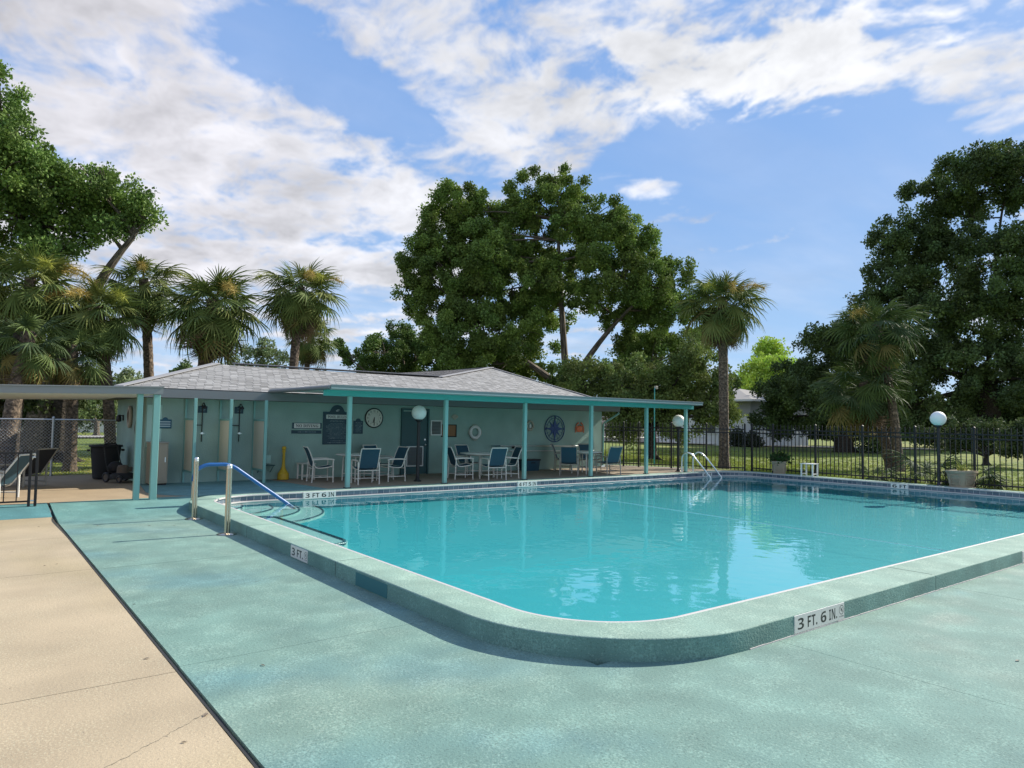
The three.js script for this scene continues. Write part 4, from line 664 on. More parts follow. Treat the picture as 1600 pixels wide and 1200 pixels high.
function sideTable(label, x, z, w, h, turn, mat) {
  const t = thing('side_table', label, 'side table', [x, FLOOR, z], turn);
  for (let k = 0; k < 5; k++) new MB().rbox(w, 0.022, w / 5 - 0.008, 0, h, -w / 2 + w / 10 + k * w / 5, 0.004).build('slat', mat, t);
  for (const [a, b] of [[1, 1], [1, -1], [-1, 1], [-1, -1]]) new MB().rbox(0.045, h - 0.01, 0.045, a * (w / 2 - 0.04), h / 2 - 0.005, b * (w / 2 - 0.04), 0.006).build('leg', mat, t);
  new MB().box(w - 0.12, 0.03, 0.03, 0, 0.10, w / 2 - 0.04).box(w - 0.12, 0.03, 0.03, 0, 0.10, -w / 2 + 0.04).build('stretcher', mat, t);
}
sideTable('small white side table by the wall between yellow bin and leftmost chair', 7.58, -19.12, 0.42, 0.44, 0, M.frame);
sideTable('small white side table by the fence on the far right pool edge', 22.74, -12.82, 0.46, 0.44, 0.1, M.white);

// ---------------------------------------------------------------- rails, ladder, lamps
for (const [x, z, label] of [[3.36, -11.65, 'nearer stainless steel post with round base plate beside the pool edge'], [3.36, -13.68, 'farther stainless steel post beside the blue sleeved handrail']]) {
  const t = thing('steel_post', label, 'post', [x, DECK, z], 0, 'stainless posts by the pool entry');
  new MB().cyl(0.026, 0.026, 1.06, -0.016, 0.53, 0, 18).cyl(0.026, 0.026, 1.06, 0.024, 0.53, -0.012, 18).build('tube', M.chrome, t, false);
  new MB().lathe([[0, 0], [0.15, 0], [0.15, 0.01], [0.09, 0.026], [0.05, 0.03], [0, 0.03]]).build('base_plate', M.chrome, t, false);
  new MB().add(new THREE.SphereGeometry(0.042, 16, 12), 0.005, 1.075, 0).cyl(0.045, 0.045, 0.02, 0.005, 1.05, 0, 16).build('cap', M.steel, t, false);
}
{
  const t = thing('handrail', 'curved handrail in a blue sleeve running down into the pool entry', 'handrail');
  const z = -15.12, path = [V(3.66, DECK, z), V(3.665, 0.2, z), V(3.675, 0.40, z)];
  new MB().tube(path, 0.022, 10, 20).build('leg', M.chrome, t, false);
  new MB().tube([V(3.675, 0.38, z), V(3.69, 0.50, z), V(3.76, 0.62, z), V(3.92, 0.695, z), V(4.12, 0.70, z), V(4.30, 0.695, z), V(4.46, 0.64, z), V(4.62, 0.53, z), V(5.0, 0.255, z), V(5.56, -0.145, z), V(5.72, -0.262, z)], 0.038, 12, 80).build('sleeve', M.blue, t, false);
  new MB().rod(V(5.71, -0.255, z), V(5.86, -0.37, z), 0.022, 10).build('foot', M.blackMatte, t, false); new MB().cyl(0.07, 0.07, 0.012, 3.66, DECK + 0.006, z, 20).build('base_plate', M.chrome, t, false);
}
{
  const t = thing('pool_ladder', 'pair of curved steel ladder rails on the far right pool edge', 'ladder');
  for (const x of [20.0, 20.62]) { const w = x + 0.18; new MB().tube([V(x, 0, -16.02), V(x, 0.4, -16.02), V(x + 0.01, 0.58, -15.99), V(x + 0.05, 0.69, -15.86), V(x + 0.11, 0.66, -15.72), V(x + 0.19, 0.52, -15.60), V(w + 0.17, 0.20, -15.40), V(w + 0.30, -0.06, -15.26), V(w + 0.36, -0.22, -15.20), V(w + 0.37, -0.85, -15.18)], 0.027, 10, 80).build('rail', M.steel, t, false); new MB().cyl(0.055, 0.06, 0.02, x, 0.01, -16.02, 16).build('flange', M.chrome, t, false); }
  for (const y of [-0.36, -0.62]) new MB().rbox(0.62, 0.03, 0.09, 20.86, y, -15.18, 0.008).build('tread', M.white, t);
}
for (const [x, z, y, r, label] of [[10.0, -17.14, 1.88, 0.205, 'globe lamp on a black post standing under the canopy before the door'], [20.37, -16.47, 1.80, 0.22, 'white globe lamp on a black post beside the last canopy post'], [22.93, -8.86, 1.98, 0.215, 'white globe lamp on a black post by the right fence and planter']]) {
  const t = thing('globe_lamp', label, 'lamp', [x, FLOOR, z], 0, 'globe lamps round the pool');
  const h = y - r - FLOOR; new MB().cyl(0.045, 0.05, h - 0.04, 0, h / 2 - 0.02, 0, 14).build('pole', M.black, t, false); new MB().lathe([[0, 0], [0.11, 0], [0.11, 0.02], [0.06, 0.05], [0.05, 0.12], [0, 0.12]]).build('base', M.black, t, false); new MB().lathe([[0.05, 0], [0.095, 0.02], [0.10, 0.06], [0.085, 0.075], [0, 0.075]], 0, h - 0.05, 0).build('collar', M.black, t, false);
  mesh('globe', new THREE.SphereGeometry(r, 36, 24), M.globe, t).position.set(0, y - FLOOR, 0);
}
{
  const t = thing('sensor_pole', 'very thin green pole with small grey box behind the canopy', 'pole', [22.3, -0.05, -19.27]); new MB().cyl(0.018, 0.022, 3.2, 0, 1.6, 0, 8).build('pole', M.teal, t, false); new MB().rbox(0.14, 0.13, 0.10, 0.09, 3.22, 0, 0.015).build('box', M.frameDull, t);
}
// ---------------------------------------------------------------- black iron fences
function ironFence(label, a, b, posts, group) {
  const A = V(...a), B = V(...b), d = B.clone().sub(A), L = d.length(), turn = Math.atan2(-d.z, d.x), t = thing('iron_fence', label, 'fence', a, turn, group);
  const pk = new THREE.BoxGeometry(0.022, 1.68, 0.022), tip = new THREE.ConeGeometry(0.014, 0.05, 4); tip.rotateY(Math.PI / 4); tip.translate(0, 0.865, 0); const pg = mergeGeometries([pk, tip]);
  for (let x = 0.07; x < L; x += 0.142) { if (posts.some((p) => Math.abs(p - x) < 0.05)) continue; const m = mesh('picket', pg, M.iron, t); m.position.set(x, 0.88, 0); }
  for (const p of posts) { const q = new THREE.Group(); q.name = 'post'; q.position.set(p, 0, 0); t.add(q); new MB().rbox(0.062, 1.76, 0.062, 0, 0.88, 0, 0.004).build('shaft', M.iron, q); new MB().add(new THREE.ConeGeometry(0.05, 0.045, 4), 0, 1.78, 0, 0, Math.PI / 4).build('cap', M.iron, q, false); }
  for (const y of [1.56, 1.43, 0.13]) new MB().box(L, 0.040, 0.034, L / 2, y, 0).build('rail', M.iron, t);
  return t;
}
ironFence('black iron picket fence slanting behind the patio to the far corner', [20.30, -0.03, -20.35], [23.05, -0.03, -15.52], [0.03, 0.95, 1.56, 2.83, 4.15, 5.54], 'black iron fences');
{ const z0 = -15.42, ps = []; for (let z = z0; z > -20; z -= 9) break; for (let k = 0; k < 9; k++) ps.push(1.62 * k + 0.9); ironFence('long black iron picket fence along the right side of the pool', [23.28, -0.03, z0], [23.28, -0.03, -1.2], [0.03, ...ps.filter((p) => p < 14.1)], 'black iron fences'); }
{
  const t = thing('iron_gate', 'low black iron railing with twin end posts at the left edge', 'railing', [1.0, FLOOR - 0.01, -15.8]);
  for (const x of [0, 0.10]) new MB().rbox(0.045, 1.03, 0.045, x, 0.515, 0, 0.004).build('post', M.iron, t);
  for (const y of [0.98, 0.09]) new MB().box(3.0, 0.03, 0.03, -1.52, y, 0).build('rail', M.iron, t);
  for (let k = 1; k < 16; k++) new MB().box(0.018, 0.86, 0.018, -0.19 * k, 0.535, 0).build('picket', M.iron, t);
  new MB().rod(V(0, 0.1, 0), V(0.1, 0.1, 0), 0.014).rod(V(0, 0.9, 0), V(0.1, 0.9, 0), 0.014).build('hinge', M.steel, t, false);
}
// ---------------------------------------------------------------- chain-link fence
{
  const t = thing('chain_link_fence', 'grey chain link fence with steel posts behind the walkway', 'fence', [-7, -0.03, -23.12]);
  const L = 10.5, H = 1.52, pitch = 0.085, z = 0, m = new MB(); const wire = (x0, y0, x1, y1, dz) => m.rod(V(x0, y0, dz), V(x1, y1, dz), 0.0034, 3);
  for (let x = -H; x < L; x += pitch) { const a = Math.max(x, 0), b = Math.min(x + H, L); if (b - a > 0.02) { wire(a, a - x + 0.02, b, b - x + 0.02, 0.003); wire(a, H - (a - x) + 0.02, b, H - (b - x) + 0.02, -0.003); } }
  const w = m.build('mesh_wire', M.galv, t, false); w.userData.kind = 'stuff';
  for (const x of [0.2, 3.1, 6.0, 8.93]) new MB().cyl(0.03, 0.03, 1.6, x, 0.8, 0.04, 12).add(new THREE.SphereGeometry(0.034, 12, 8), x, 1.6, 0.04).build('post', M.galv, t, false);
  new MB().rod(V(0, H + 0.03, 0.005), V(L, H + 0.03, 0.005), 0.021, 10).build('rail', M.galv, t, false);
}
// ---------------------------------------------------------------- planters
function planter(label, x, z, turn, w, h, kind) {
  const t = thing('planter', label, 'planter', [x, -0.022, z], turn);
  const tr = (wt, wb, y0, y1) => { const g = new THREE.CylinderGeometry(wt * 0.7071, wb * 0.7071, y1 - y0, 4, 1); g.rotateY(Math.PI / 4); g.scale(1, 1, 0.8); g.translate(0, (y0 + y1) / 2, 0); return g; };
  new MB().add(tr(w * 0.94, w * 0.76, 0.05, h - 0.06)).build('pot', M.stone, t); new MB().add(tr(w * 1.02, w, h - 0.06, h)).add(tr(w * 0.98, w * 0.95, h - 0.085, h - 0.06)).build('rim', M.stone, t); new MB().add(tr(w * 0.82, w * 0.84, 0, 0.05)).build('base', M.stone, t);
  for (const s of [0, 1, 2, 3]) { const g = new THREE.Group(); g.name = 'panel'; g.rotation.y = s * Q; t.add(g); const dz = (s % 2 ? 0.5 : 0.4) * w * 0.845, ww = (s % 2 ? 0.8 : 1) * w, k = 0.11; new MB().box(ww * 0.6, 0.022, 0.02, 0, h * 0.74, dz + 0.038, -k).box(ww * 0.54, 0.022, 0.02, 0, h * 0.24, dz - 0.006, -k).box(0.022, h * 0.5, 0.02, ww * 0.28, h * 0.49, dz + 0.017, -k).box(0.022, h * 0.5, 0.02, -ww * 0.28, h * 0.49, dz + 0.017, -k).build('moulding', M.stone, g);
    const lat = new MB(); for (let i = -2; i <= 2; i++) { lat.box(0.012, h * 0.5, 0.010, i * ww * 0.09, h * 0.49, dz + 0.012, -k, 0, 0.6); lat.box(0.012, h * 0.5, 0.010, i * ww * 0.09, h * 0.49, dz + 0.014, -k, 0, -0.6); } lat.build('lattice', M.stone, g); }
  new MB().add(tr(w * 0.9, w * 0.9, h - 0.05, h - 0.03)).build('soil', M.soil, t);
  const r = rng(kind * 9 + 4);
  if (kind === 1) { const lm = leafMat(0.42, 0.44, 0.12, 0.3), lm2 = leafMat(0.24, 0.30, 0.08, 0.3); for (let k = 0; k < 46; k++) { const g = strap(0.30 + r() * 0.22, 0.022, 0.6 + r() * 0.9); const m = mesh('leaf', g, r() < 0.6 ? lm : lm2, t); m.position.set((r() - 0.5) * w * 0.35, h - 0.04, (r() - 0.5) * w * 0.25); m.rotation.set(0, r() * 6.28, 0); } }
  else { const pos = [], g = leafCluster(r, 14, 0.16, 0.10); const inst = new THREE.InstancedMesh(g, leafMat(0.5, 0.5, 0.5), 60), o = new THREE.Object3D(); for (let k = 0; k < 60; k++) { o.position.set((r() - 0.5) * w * 0.8, h + r() * 0.14, (r() - 0.5) * w * 0.6); o.rotation.set(r() * 6, r() * 6, r() * 6); o.scale.setScalar(0.6 + r() * 0.5); o.updateMatrix(); inst.setMatrixAt(k, o.matrix); inst.setColorAt(k, C(0.05 + 0.05 * r(), 0.11 + 0.08 * r(), 0.03)); } inst.name = 'foliage'; inst.userData.kind = 'stuff'; t.add(inst); }
  return t;
}
function strap(len, wid, bend) { const pos = [], N = 6; let y = 0, z = 0, a = 0.15 + bend * 0.1; const P2 = [[0, 0]]; for (let i = 0; i < N; i++) { a += bend / N * 1.2; y += Math.cos(a) * len / N; z += Math.sin(a) * len / N; P2.push([y, z]); } for (let i = 0; i < N; i++) { const w0 = wid / 2 * (1 - (i / N) ** 2), w1 = wid / 2 * (1 - ((i + 1) / N) ** 2), [y0, z0] = P2[i], [y1, z1] = P2[i + 1]; pos.push(-w0, y0, z0, w0, y0, z0, w1, y1, z1, -w0, y0, z0, w1, y1, z1, -w1, y1, z1); } const g = new THREE.BufferGeometry(); g.setAttribute('position', new THREE.Float32BufferAttribute(pos, 3)); g.computeVertexNormals(); return g; }
function leafCluster(r, n, rad, size) {   // a twig's worth of small folded leaves
  const pos = [], d = V(0, 0, 0), s = V(0, 0, 0), u = V(0, 0, 0);
  for (let k = 0; k < n; k++) {
    const c = V(r() - 0.5, r() - 0.5, r() - 0.5).multiplyScalar(2 * rad); d.set(r() - 0.5, (r() - 0.62) * 0.9, r() - 0.5).normalize().addScaledVector(c.clone().normalize(), 0.7).normalize(); s.set(r() - 0.5, r() - 0.5, r() - 0.5).cross(d).normalize(); u.crossVectors(d, s);
    const L = size * (0.7 + 0.6 * r()), W = L * 0.42, tip = c.clone().addScaledVector(d, L), m = c.clone().addScaledVector(d, L * 0.45), a = m.clone().addScaledVector(s, W).addScaledVector(u, W * 0.35), b = m.clone().addScaledVector(s, -W).addScaledVector(u, W * 0.35);
    for (const q of [c, a, tip, c, tip, b]) pos.push(q.x, q.y, q.z);
  }
  const g = new THREE.BufferGeometry(); g.setAttribute('position', new THREE.Float32BufferAttribute(pos, 3)); g.computeVertexNormals(); return g;
}
planter('square stone planter with low dark plants by the far fence corner', 23.0, -14.1, 0.5, 0.60, 0.46, 0);
planter('square stone planter with yellow green spiky plant by the right lamp', 23.0, -8.28, -0.25, 0.66, 0.50, 1);

// ---------------------------------------------------------------- things under the walkway
{
  let t = thing('trash_can', 'large black round trash can beside the end wall', 'trash can', [3.0, FLOOR, -21.45]);
  new MB().lathe([[0, 0.02], [0.27, 0.02], [0.285, 0.04], [0.36, 0.86], [0.345, 0.86], [0.27, 0.06], [0, 0.06]], 0, 0, 0, 36).build('body', M.blackMatte, t, false); new MB().lathe([[0.345, 0.84], [0.395, 0.845], [0.40, 0.885], [0.385, 0.90], [0.35, 0.895]], 0, 0, 0, 36).build('rim', M.black, t, false); for (const s of [-1, 1]) new MB().box(0.06, 0.05, 0.16, s * 0.40, 0.76, 0).build('handle', M.blackMatte, t);
  t = thing('lawn_mower', 'dark push mower with folded slanting handle beside the trash can', 'mower', [3.22, FLOOR, -20.2], 0.5);
  new MB().lathe([[0, 0.24], [0.2, 0.24], [0.29, 0.2], [0.31, 0.1], [0.29, 0.1], [0.27, 0.18], [0, 0.22]], 0, 0, 0, 24).build('deck', M.blackMatte, t, false); new MB().cyl(0.13, 0.14, 0.14, 0, 0.31, 0, 20).cyl(0.10, 0.13, 0.05, 0, 0.405, 0, 20).rbox(0.16, 0.12, 0.12, 0.12, 0.32, 0.05, 0.02).build('engine', M.brown, t, false);
  for (const [x, z, r] of [[-0.27, 0.24, 0.10], [0.27, 0.24, 0.10], [-0.27, -0.24, 0.13], [0.27, -0.24, 0.13]]) { const w = new THREE.Group(); w.name = 'wheel'; w.position.set(x, r, z); w.rotation.y = Q; t.add(w); mesh('tyre', new THREE.TorusGeometry(r - 0.03, 0.03, 8, 20), M.black, w); new MB().cyl(r - 0.05, r - 0.05, 0.035, 0, 0, 0, 14, Q).build('rim', M.brown, w, false); }
  for (const s of [-1, 1]) new MB().tube([V(s * 0.22, 0.18, -0.2), V(s * 0.2, 0.5, -0.36), V(s * 0.19, 0.85, -0.46)], 0.014, 6, 14).build('handle_bar', M.black, t, false); new MB().tube([V(-0.19, 0.85, -0.46), V(-0.15, 0.95, -0.49), V(0.15, 0.95, -0.49), V(0.19, 0.85, -0.46)], 0.016, 6, 16).build('grip', M.blackMatte, t, false); new MB().add(new THREE.SphereGeometry(0.19, 14, 10), 0, 0.36, -0.27, 0, 0, 0, V(1, 0.85, 0.9)).build('grass_bag', M.blackMatte, t, false);
  // reclining chairs at the left edge
  const lounge = (label, x, z, turn, frame, sling) => {
    const c = thing('lounge_chair', label, 'lounge chair', [x, FLOOR, z], turn, 'lounge chairs under the walkway');
    for (const s of [-1, 1]) { const X = s * 0.32; new MB().rod(V(X, 0, 0.36), V(X, 0.50, 0.34), 0.022).build('leg', frame, c, false); new MB().rod(V(X, 0, -0.30), V(X, 0.50, -0.30), 0.022).build('leg', frame, c, false); new MB().tube([V(X, 0.49, 0.36), V(X, 0.51, 0.1), V(X, 0.50, -0.34)], 0.024, 8, 12).build('armrest', frame, c, false); new MB().rod(V(X, 0.10, 0.36), V(X, 0.10, -0.30), 0.016).build('stretcher', frame, c, false);
      new MB().tube([V(s * 0.28, 0.33, 0.62), V(s * 0.28, 0.30, 0.3), V(s * 0.28, 0.24, -0.08), V(s * 0.28, 0.30, -0.2), V(s * 0.28, 0.55, -0.38), V(s * 0.28, 0.88, -0.62)], 0.018, 8, 26).build('side_rail', frame, c, false); }
    new MB().rod(V(-0.28, 0.88, -0.62), V(0.28, 0.88, -0.62), 0.016).rod(V(-0.32, 0.26, 0.34), V(0.32, 0.26, 0.34), 0.016).build('cross_rail', frame, c, false);
    slingPiece([[0.33, 0.60], [0.30, 0.3], [0.24, -0.06], [0.27, -0.16]], 0.53, sling, 'seat', c); slingPiece([[0.30, -0.2], [0.55, -0.375], [0.72, -0.50], [0.88, -0.61]], 0.53, sling, 'backrest', c); return c;
  };
  lounge('white framed lounge chair with dark sling and blue towel at the left edge', 0.50, -17.35, -Q - 0.55, M.white, M.sling);
  lounge('dull brown framed lounge chair with dark sling behind the white framed one', 1.15, -20.1, -Q - 0.8, M.frameDull, M.blackMatte);
  t = thing('towel', 'blue towel folded on the seat of the white lounge chair', 'towel', [0.36, FLOOR + 0.30, -17.35], 0); const tg = new MB(); for (let k = 0; k < 3; k++) tg.rbox(0.30, 0.028, 0.42, 0.004 * k, 0.028 * k + 0.002, -0.006 * k, 0.012); tg.build('folds', M.towel, t);
}

// ================================================================ TREES
const LOBES = {
  big: [
    [23.1, 14.2, -35.5, 1.84], [22.8, 13.5, -36.9, 1.49], [24.7, 14.2, -35.8, 1.5], [21.2, 10.6, -37.1, 1.31], [21.7, 8.9, -36.9, 1.39], [21.4, 11.8, -36.2, 1.29],
    [22.6, 10.8, -35.5, 1.82], [23.1, 8.8, -35, 1.82], [27.3, 15.5, -33.4, 1.57], [27.9, 15.7, -32, 1.54], [29.6, 15.1, -32.7, 1.28], [26.6, 14.3, -34.1, 1.18],
    [27.7, 13.1, -33.4, 1.77], [29.4, 13.8, -29, 1.04], [29.4, 12.7, -27.9, 1.31], [30.5, 11.8, -28.1, 1.34], [28.5, 11.5, -28.9, 1.53], [32.4, 11.2, -29.3, 1.4],
    [24.4, 11.1, -33.6, 1.81], [26.5, 10.2, -33.2, 1.85], [29.3, 10.8, -32.3, 1.66], [29.3, 9.8, -27.9, 1.6], [30.6, 9.6, -26.7, 1.37], [32.7, 10.5, -26.9, 0.97],
    [23.5, 6.9, -34.2, 1.96], [26, 7.2, -33.7, 1.93], [29.3, 8.6, -34, 1.71], [29.1, 8.9, -30, 1.35], [32.3, 8, -29.1, 1.79], [32.1, 7.9, -26.5, 1.55],
    [22.3, 5.5, -35, 1.5], [24.4, 5, -33.4, 1.57], [28.5, 5.7, -34.9, 1.71], [32.2, 5.7, -29.8, 1.41], [32.3, 5.5, -27.4, 1.65], [30.4, 3.9, -26.8, 1.23],
    [28.5, 4, -31.2, 1.07], [22.2, 7.3, -35.7, 1.37], [33.7, 6.1, -26.1, 1.27], [24.7, 12.5, -34.6, 1.39], [26.1, 11.9, -34.6, 1.49], [29.6, 12.8, -31.7, 1.33],
    [26.1, 9.8, -34.9, 1.58], [23.4, 10, -34.5, 1.51], [27.6, 13.3, -30.4, 1.04], [30.1, 4, -28.8, 1.27], [27.9, 3.9, -36, 1.65], [33.7, 5.8, -30.3, 1.21],
    [24.4, 12.7, -36.7, 1.36], [33.2, 9.3, -29.4, 1.35], [28.2, 13.3, -29.6, 0.89], [26.8, 14.6, -36.3, 0.98],
  ],
  bushL: [
    [21, 5.9, -40.6, 1.31], [22.9, 7, -42, 1.03], [24, 5.8, -41.2, 1.54], [21.5, 5.3, -43.5, 1.04], [24.8, 5.3, -39.8, 1.35], [23.6, 5.1, -43.6, 1.33],
    [24.5, 4.2, -43.4, 1.34], [27, 4.7, -40.7, 1.5], [26.4, 4.1, -36.8, 1.4], [18.4, 5.8, -41, 0.16], [19.8, 5.4, -43.3, 0.21], [19.2, 6.6, -43.5, 0.13],
  ],
  lowR: [
    [26.4, 3.3, -23.7, 1.39], [28, 3.6, -23.1, 1.48], [28.9, 3.9, -22.1, 1.21], [28.7, 2.7, -21.4, 1.06], [27.2, 2.2, -23.2, 1.15], [25.5, 2.4, -24.2, 1.2],
    [27.7, 4.9, -21.7, 0.93], [28.6, 2.1, -20.4, 0.61], [25.5, 3.3, -25.6, 1.3], [24.2, 3.6, -26, 1.29], [27.1, 1.5, -25.1, 0.86], [28.4, 1.9, -22.4, 1.02],
    [29.5, 3.7, -21.3, 0.63],
  ],
  oakL: [
    [0.5, 13.3, -32.6, 1], [0.9, 11.2, -29.7, 0.93], [1.4, 11, -32.3, 1.11], [0.6, 10, -29.4, 1.21], [1.8, 9.6, -31.2, 0.99], [2.5, 10, -30.1, 0.74],
    [3.2, 10.2, -29.9, 0.84], [4.2, 10.3, -31, 0.79], [4.8, 9.7, -29.6, 0.62], [3.7, 9.8, -31.3, 0.74], [4.5, 9.5, -31.1, 0.6], [1, 8.6, -30.7, 1.04],
    [2, 8.5, -30.6, 0.84], [-0.3, 11.4, -30.8, 1.22], [-0.2, 9.2, -30, 1.3], [0.3, 13.3, -29.6, 0.22], [5, 9.1, -29.1, 0.38], [3, 9.3, -30.8, 0.62],
    [3.7, 8.4, -29.3, 0.46], [4.4, 8.7, -29.9, 0.43], [3.2, 8.6, -32.1, 0.6], [2.5, 7.5, -30.2, 0.56], [1.8, 7.3, -29.4, 0.66], [1.1, 7.5, -32, 0.71],
    [4.7, 9, -29.7, 0.36], [3.7, 9.6, -32.4, 0.61],
  ],
  darkL: [
    [1.3, 3.5, -32, 1.19], [2.1, 2.8, -31.1, 1.08], [3.1, 2.6, -33.2, 0.92], [1.2, 2, -31.4, 1.02], [0.4, 2.8, -33.4, 1.21], [0.5, 4.6, -32.2, 1.17],
    [1.9, 1.8, -34.2, 0.77], [3.5, 2.8, -31.2, 0.73],
  ],
  right: [
    [68.4, 23.9, -24.6, 1.79], [70.8, 23.1, -27.4, 2.01], [68.1, 20, -29.7, 1.89], [69, 18.4, -31.2, 1.58], [70.6, 18.8, -28.5, 2.51], [71.7, 20.6, -25.6, 3.03],
    [74.2, 24.1, -23.3, 3.37], [72.9, 23.7, -20.7, 2.78], [70.3, 15.7, -26.2, 3.01], [69, 15.5, -22.3, 3.26], [71.5, 16.6, -20.4, 3], [68, 14.5, -28.6, 2.57],
    [66, 15.7, -30.7, 1.17], [67, 10.7, -26.6, 2.93], [70.6, 10.8, -23.8, 3.38], [72, 11.2, -20.9, 2.86], [67.5, 6.7, -25.3, 2.67], [71.7, 6.3, -23.3, 3.17],
    [69.6, 6, -20.1, 2.65], [68.8, 5.7, -28.5, 2.58], [69.5, 3.1, -25.1, 2.38], [73.1, 3.2, -22.8, 2.39], [72.7, 2.9, -20.8, 2.1], [67.2, 13.4, -32.2, 1.33],
    [66.4, 11.1, -32.7, 1.57], [65.9, 13.1, -29.4, 2.08], [65.9, 9.5, -30.4, 2.1], [70.6, 8.4, -30.9, 2.7], [67.4, 4.6, -32.8, 2.19], [67.3, 3.4, -29.5, 2.34],
    [71.3, 1.6, -27.9, 1.91], [71.2, 1.2, -24.2, 1.94], [71.3, 1, -20.9, 1.64], [70, 24.1, -29.3, 0.72], [69.3, 25.3, -23.1, 1.33], [73, 25.9, -22.1, 1.92],
  ],
  darkR: [
    [41, 1, -16.3, 0.69], [40.2, 1.3, -14.5, 0.79], [41.1, 1.4, -13.7, 0.85], [38.5, 1.3, -11.6, 0.77], [38.4, 1.2, -10.9, 0.7],
  ],
  mid: [
    [51.8, 6.8, -27.9, 2.05], [49.3, 5.2, -28.5, 1.72], [51, 4.3, -27, 2.29], [45.8, 3.8, -27.8, 1.45], [46.3, 2.9, -26.2, 1.87], [51.7, 3, -26.2, 2.28],
    [46.4, 2.4, -29.2, 1.22], [50.5, 5.2, -24.8, 1.83], [45.8, 4.1, -29.1, 0.83], [50.1, 8.1, -25.7, 1.2], [49.9, 1.7, -24, 1.53], [49.3, 1.7, -29.5, 1.36],
    [53, 3, -24.2, 1.87], [51.8, 5.2, -22.7, 1.8], [47.9, 7.9, -26.2, 1], [48.8, 7.4, -24.4, 1.34], [50.4, 1.6, -27.4, 1.33], [50.7, 1.4, -22.5, 1.42],
  ],
  bright: [
    [72.2, 9.2, -45.3, 1.74], [67.5, 7.2, -43.5, 1.79], [70, 8, -42.3, 1.38], [72.6, 6.6, -49.3, 1.14], [72.8, 5.7, -44.8, 2.03], [67.6, 4.7, -44.3, 1.52],
    [71.3, 10.4, -45.1, 1.01],
  ],
  houseL: [
    [47.9, 5, -33.3, 0.5], [46, 4.3, -32.7, 0.69], [46.5, 3.9, -33.8, 0.8],
  ],
  backA: [
    [15.4, 5.7, -48.3, 1.12], [16.5, 5.3, -47.3, 0.86], [13.9, 4.8, -46.8, 0.91], [16, 6.4, -48.3, 0.61], [13, 4.4, -46.9, 0.74],
  ],
  backB: [
    [10, 4.4, -44.1, 0.33], [10.4, 4.1, -43.9, 0.3], [10.3, 4.2, -47.3, 0.24],
  ],
  backC: [
    [8.1, 4, -50.1, 0.57], [7.6, 3.4, -49.5, 0.64], [8.3, 3.4, -48.1, 0.47], [7.2, 3, -50.4, 0.64],
  ],
  rowA: [
    [8.5, 2.1, -67.2, 1.27], [7.4, 1.4, -66.4, 1.03], [9.5, 1.7, -66.8, 0.85],
  ],
  rowB: [
    [6.5, 2, -67.4, 1.25], [5.8, 1.2, -66.6, 0.92],
  ],
};
const clump = { big: leafCluster(rng(21), 22, 0.26, 0.135), small: leafCluster(rng(22), 20, 0.23, 0.115), far: leafCluster(rng(23), 20, 0.45, 0.26) };
M.leaf = leafMat(1, 1, 1, 0.30);
function limb(mb, a, b, c, r0, r1, seg = 7) {   // tapering bent limb
  const curve = new THREE.QuadraticBezierCurve3(a, b, c), n = 8, g = new THREE.TubeGeometry(curve, n, 1, seg), p = g.attributes.position;
  for (let i = 0; i <= n; i++) { const o = curve.getPointAt(i / n), r = lerp(r0, r1, i / n); for (let k = 0; k <= seg; k++) { const j = i * (seg + 1) + k; p.setXYZ(j, o.x + (p.getX(j) - o.x) * r, o.y + (p.getY(j) - o.y) * r, o.z + (p.getZ(j) - o.z) * r); } }
  g.computeVertexNormals(); mb.add(g);
}
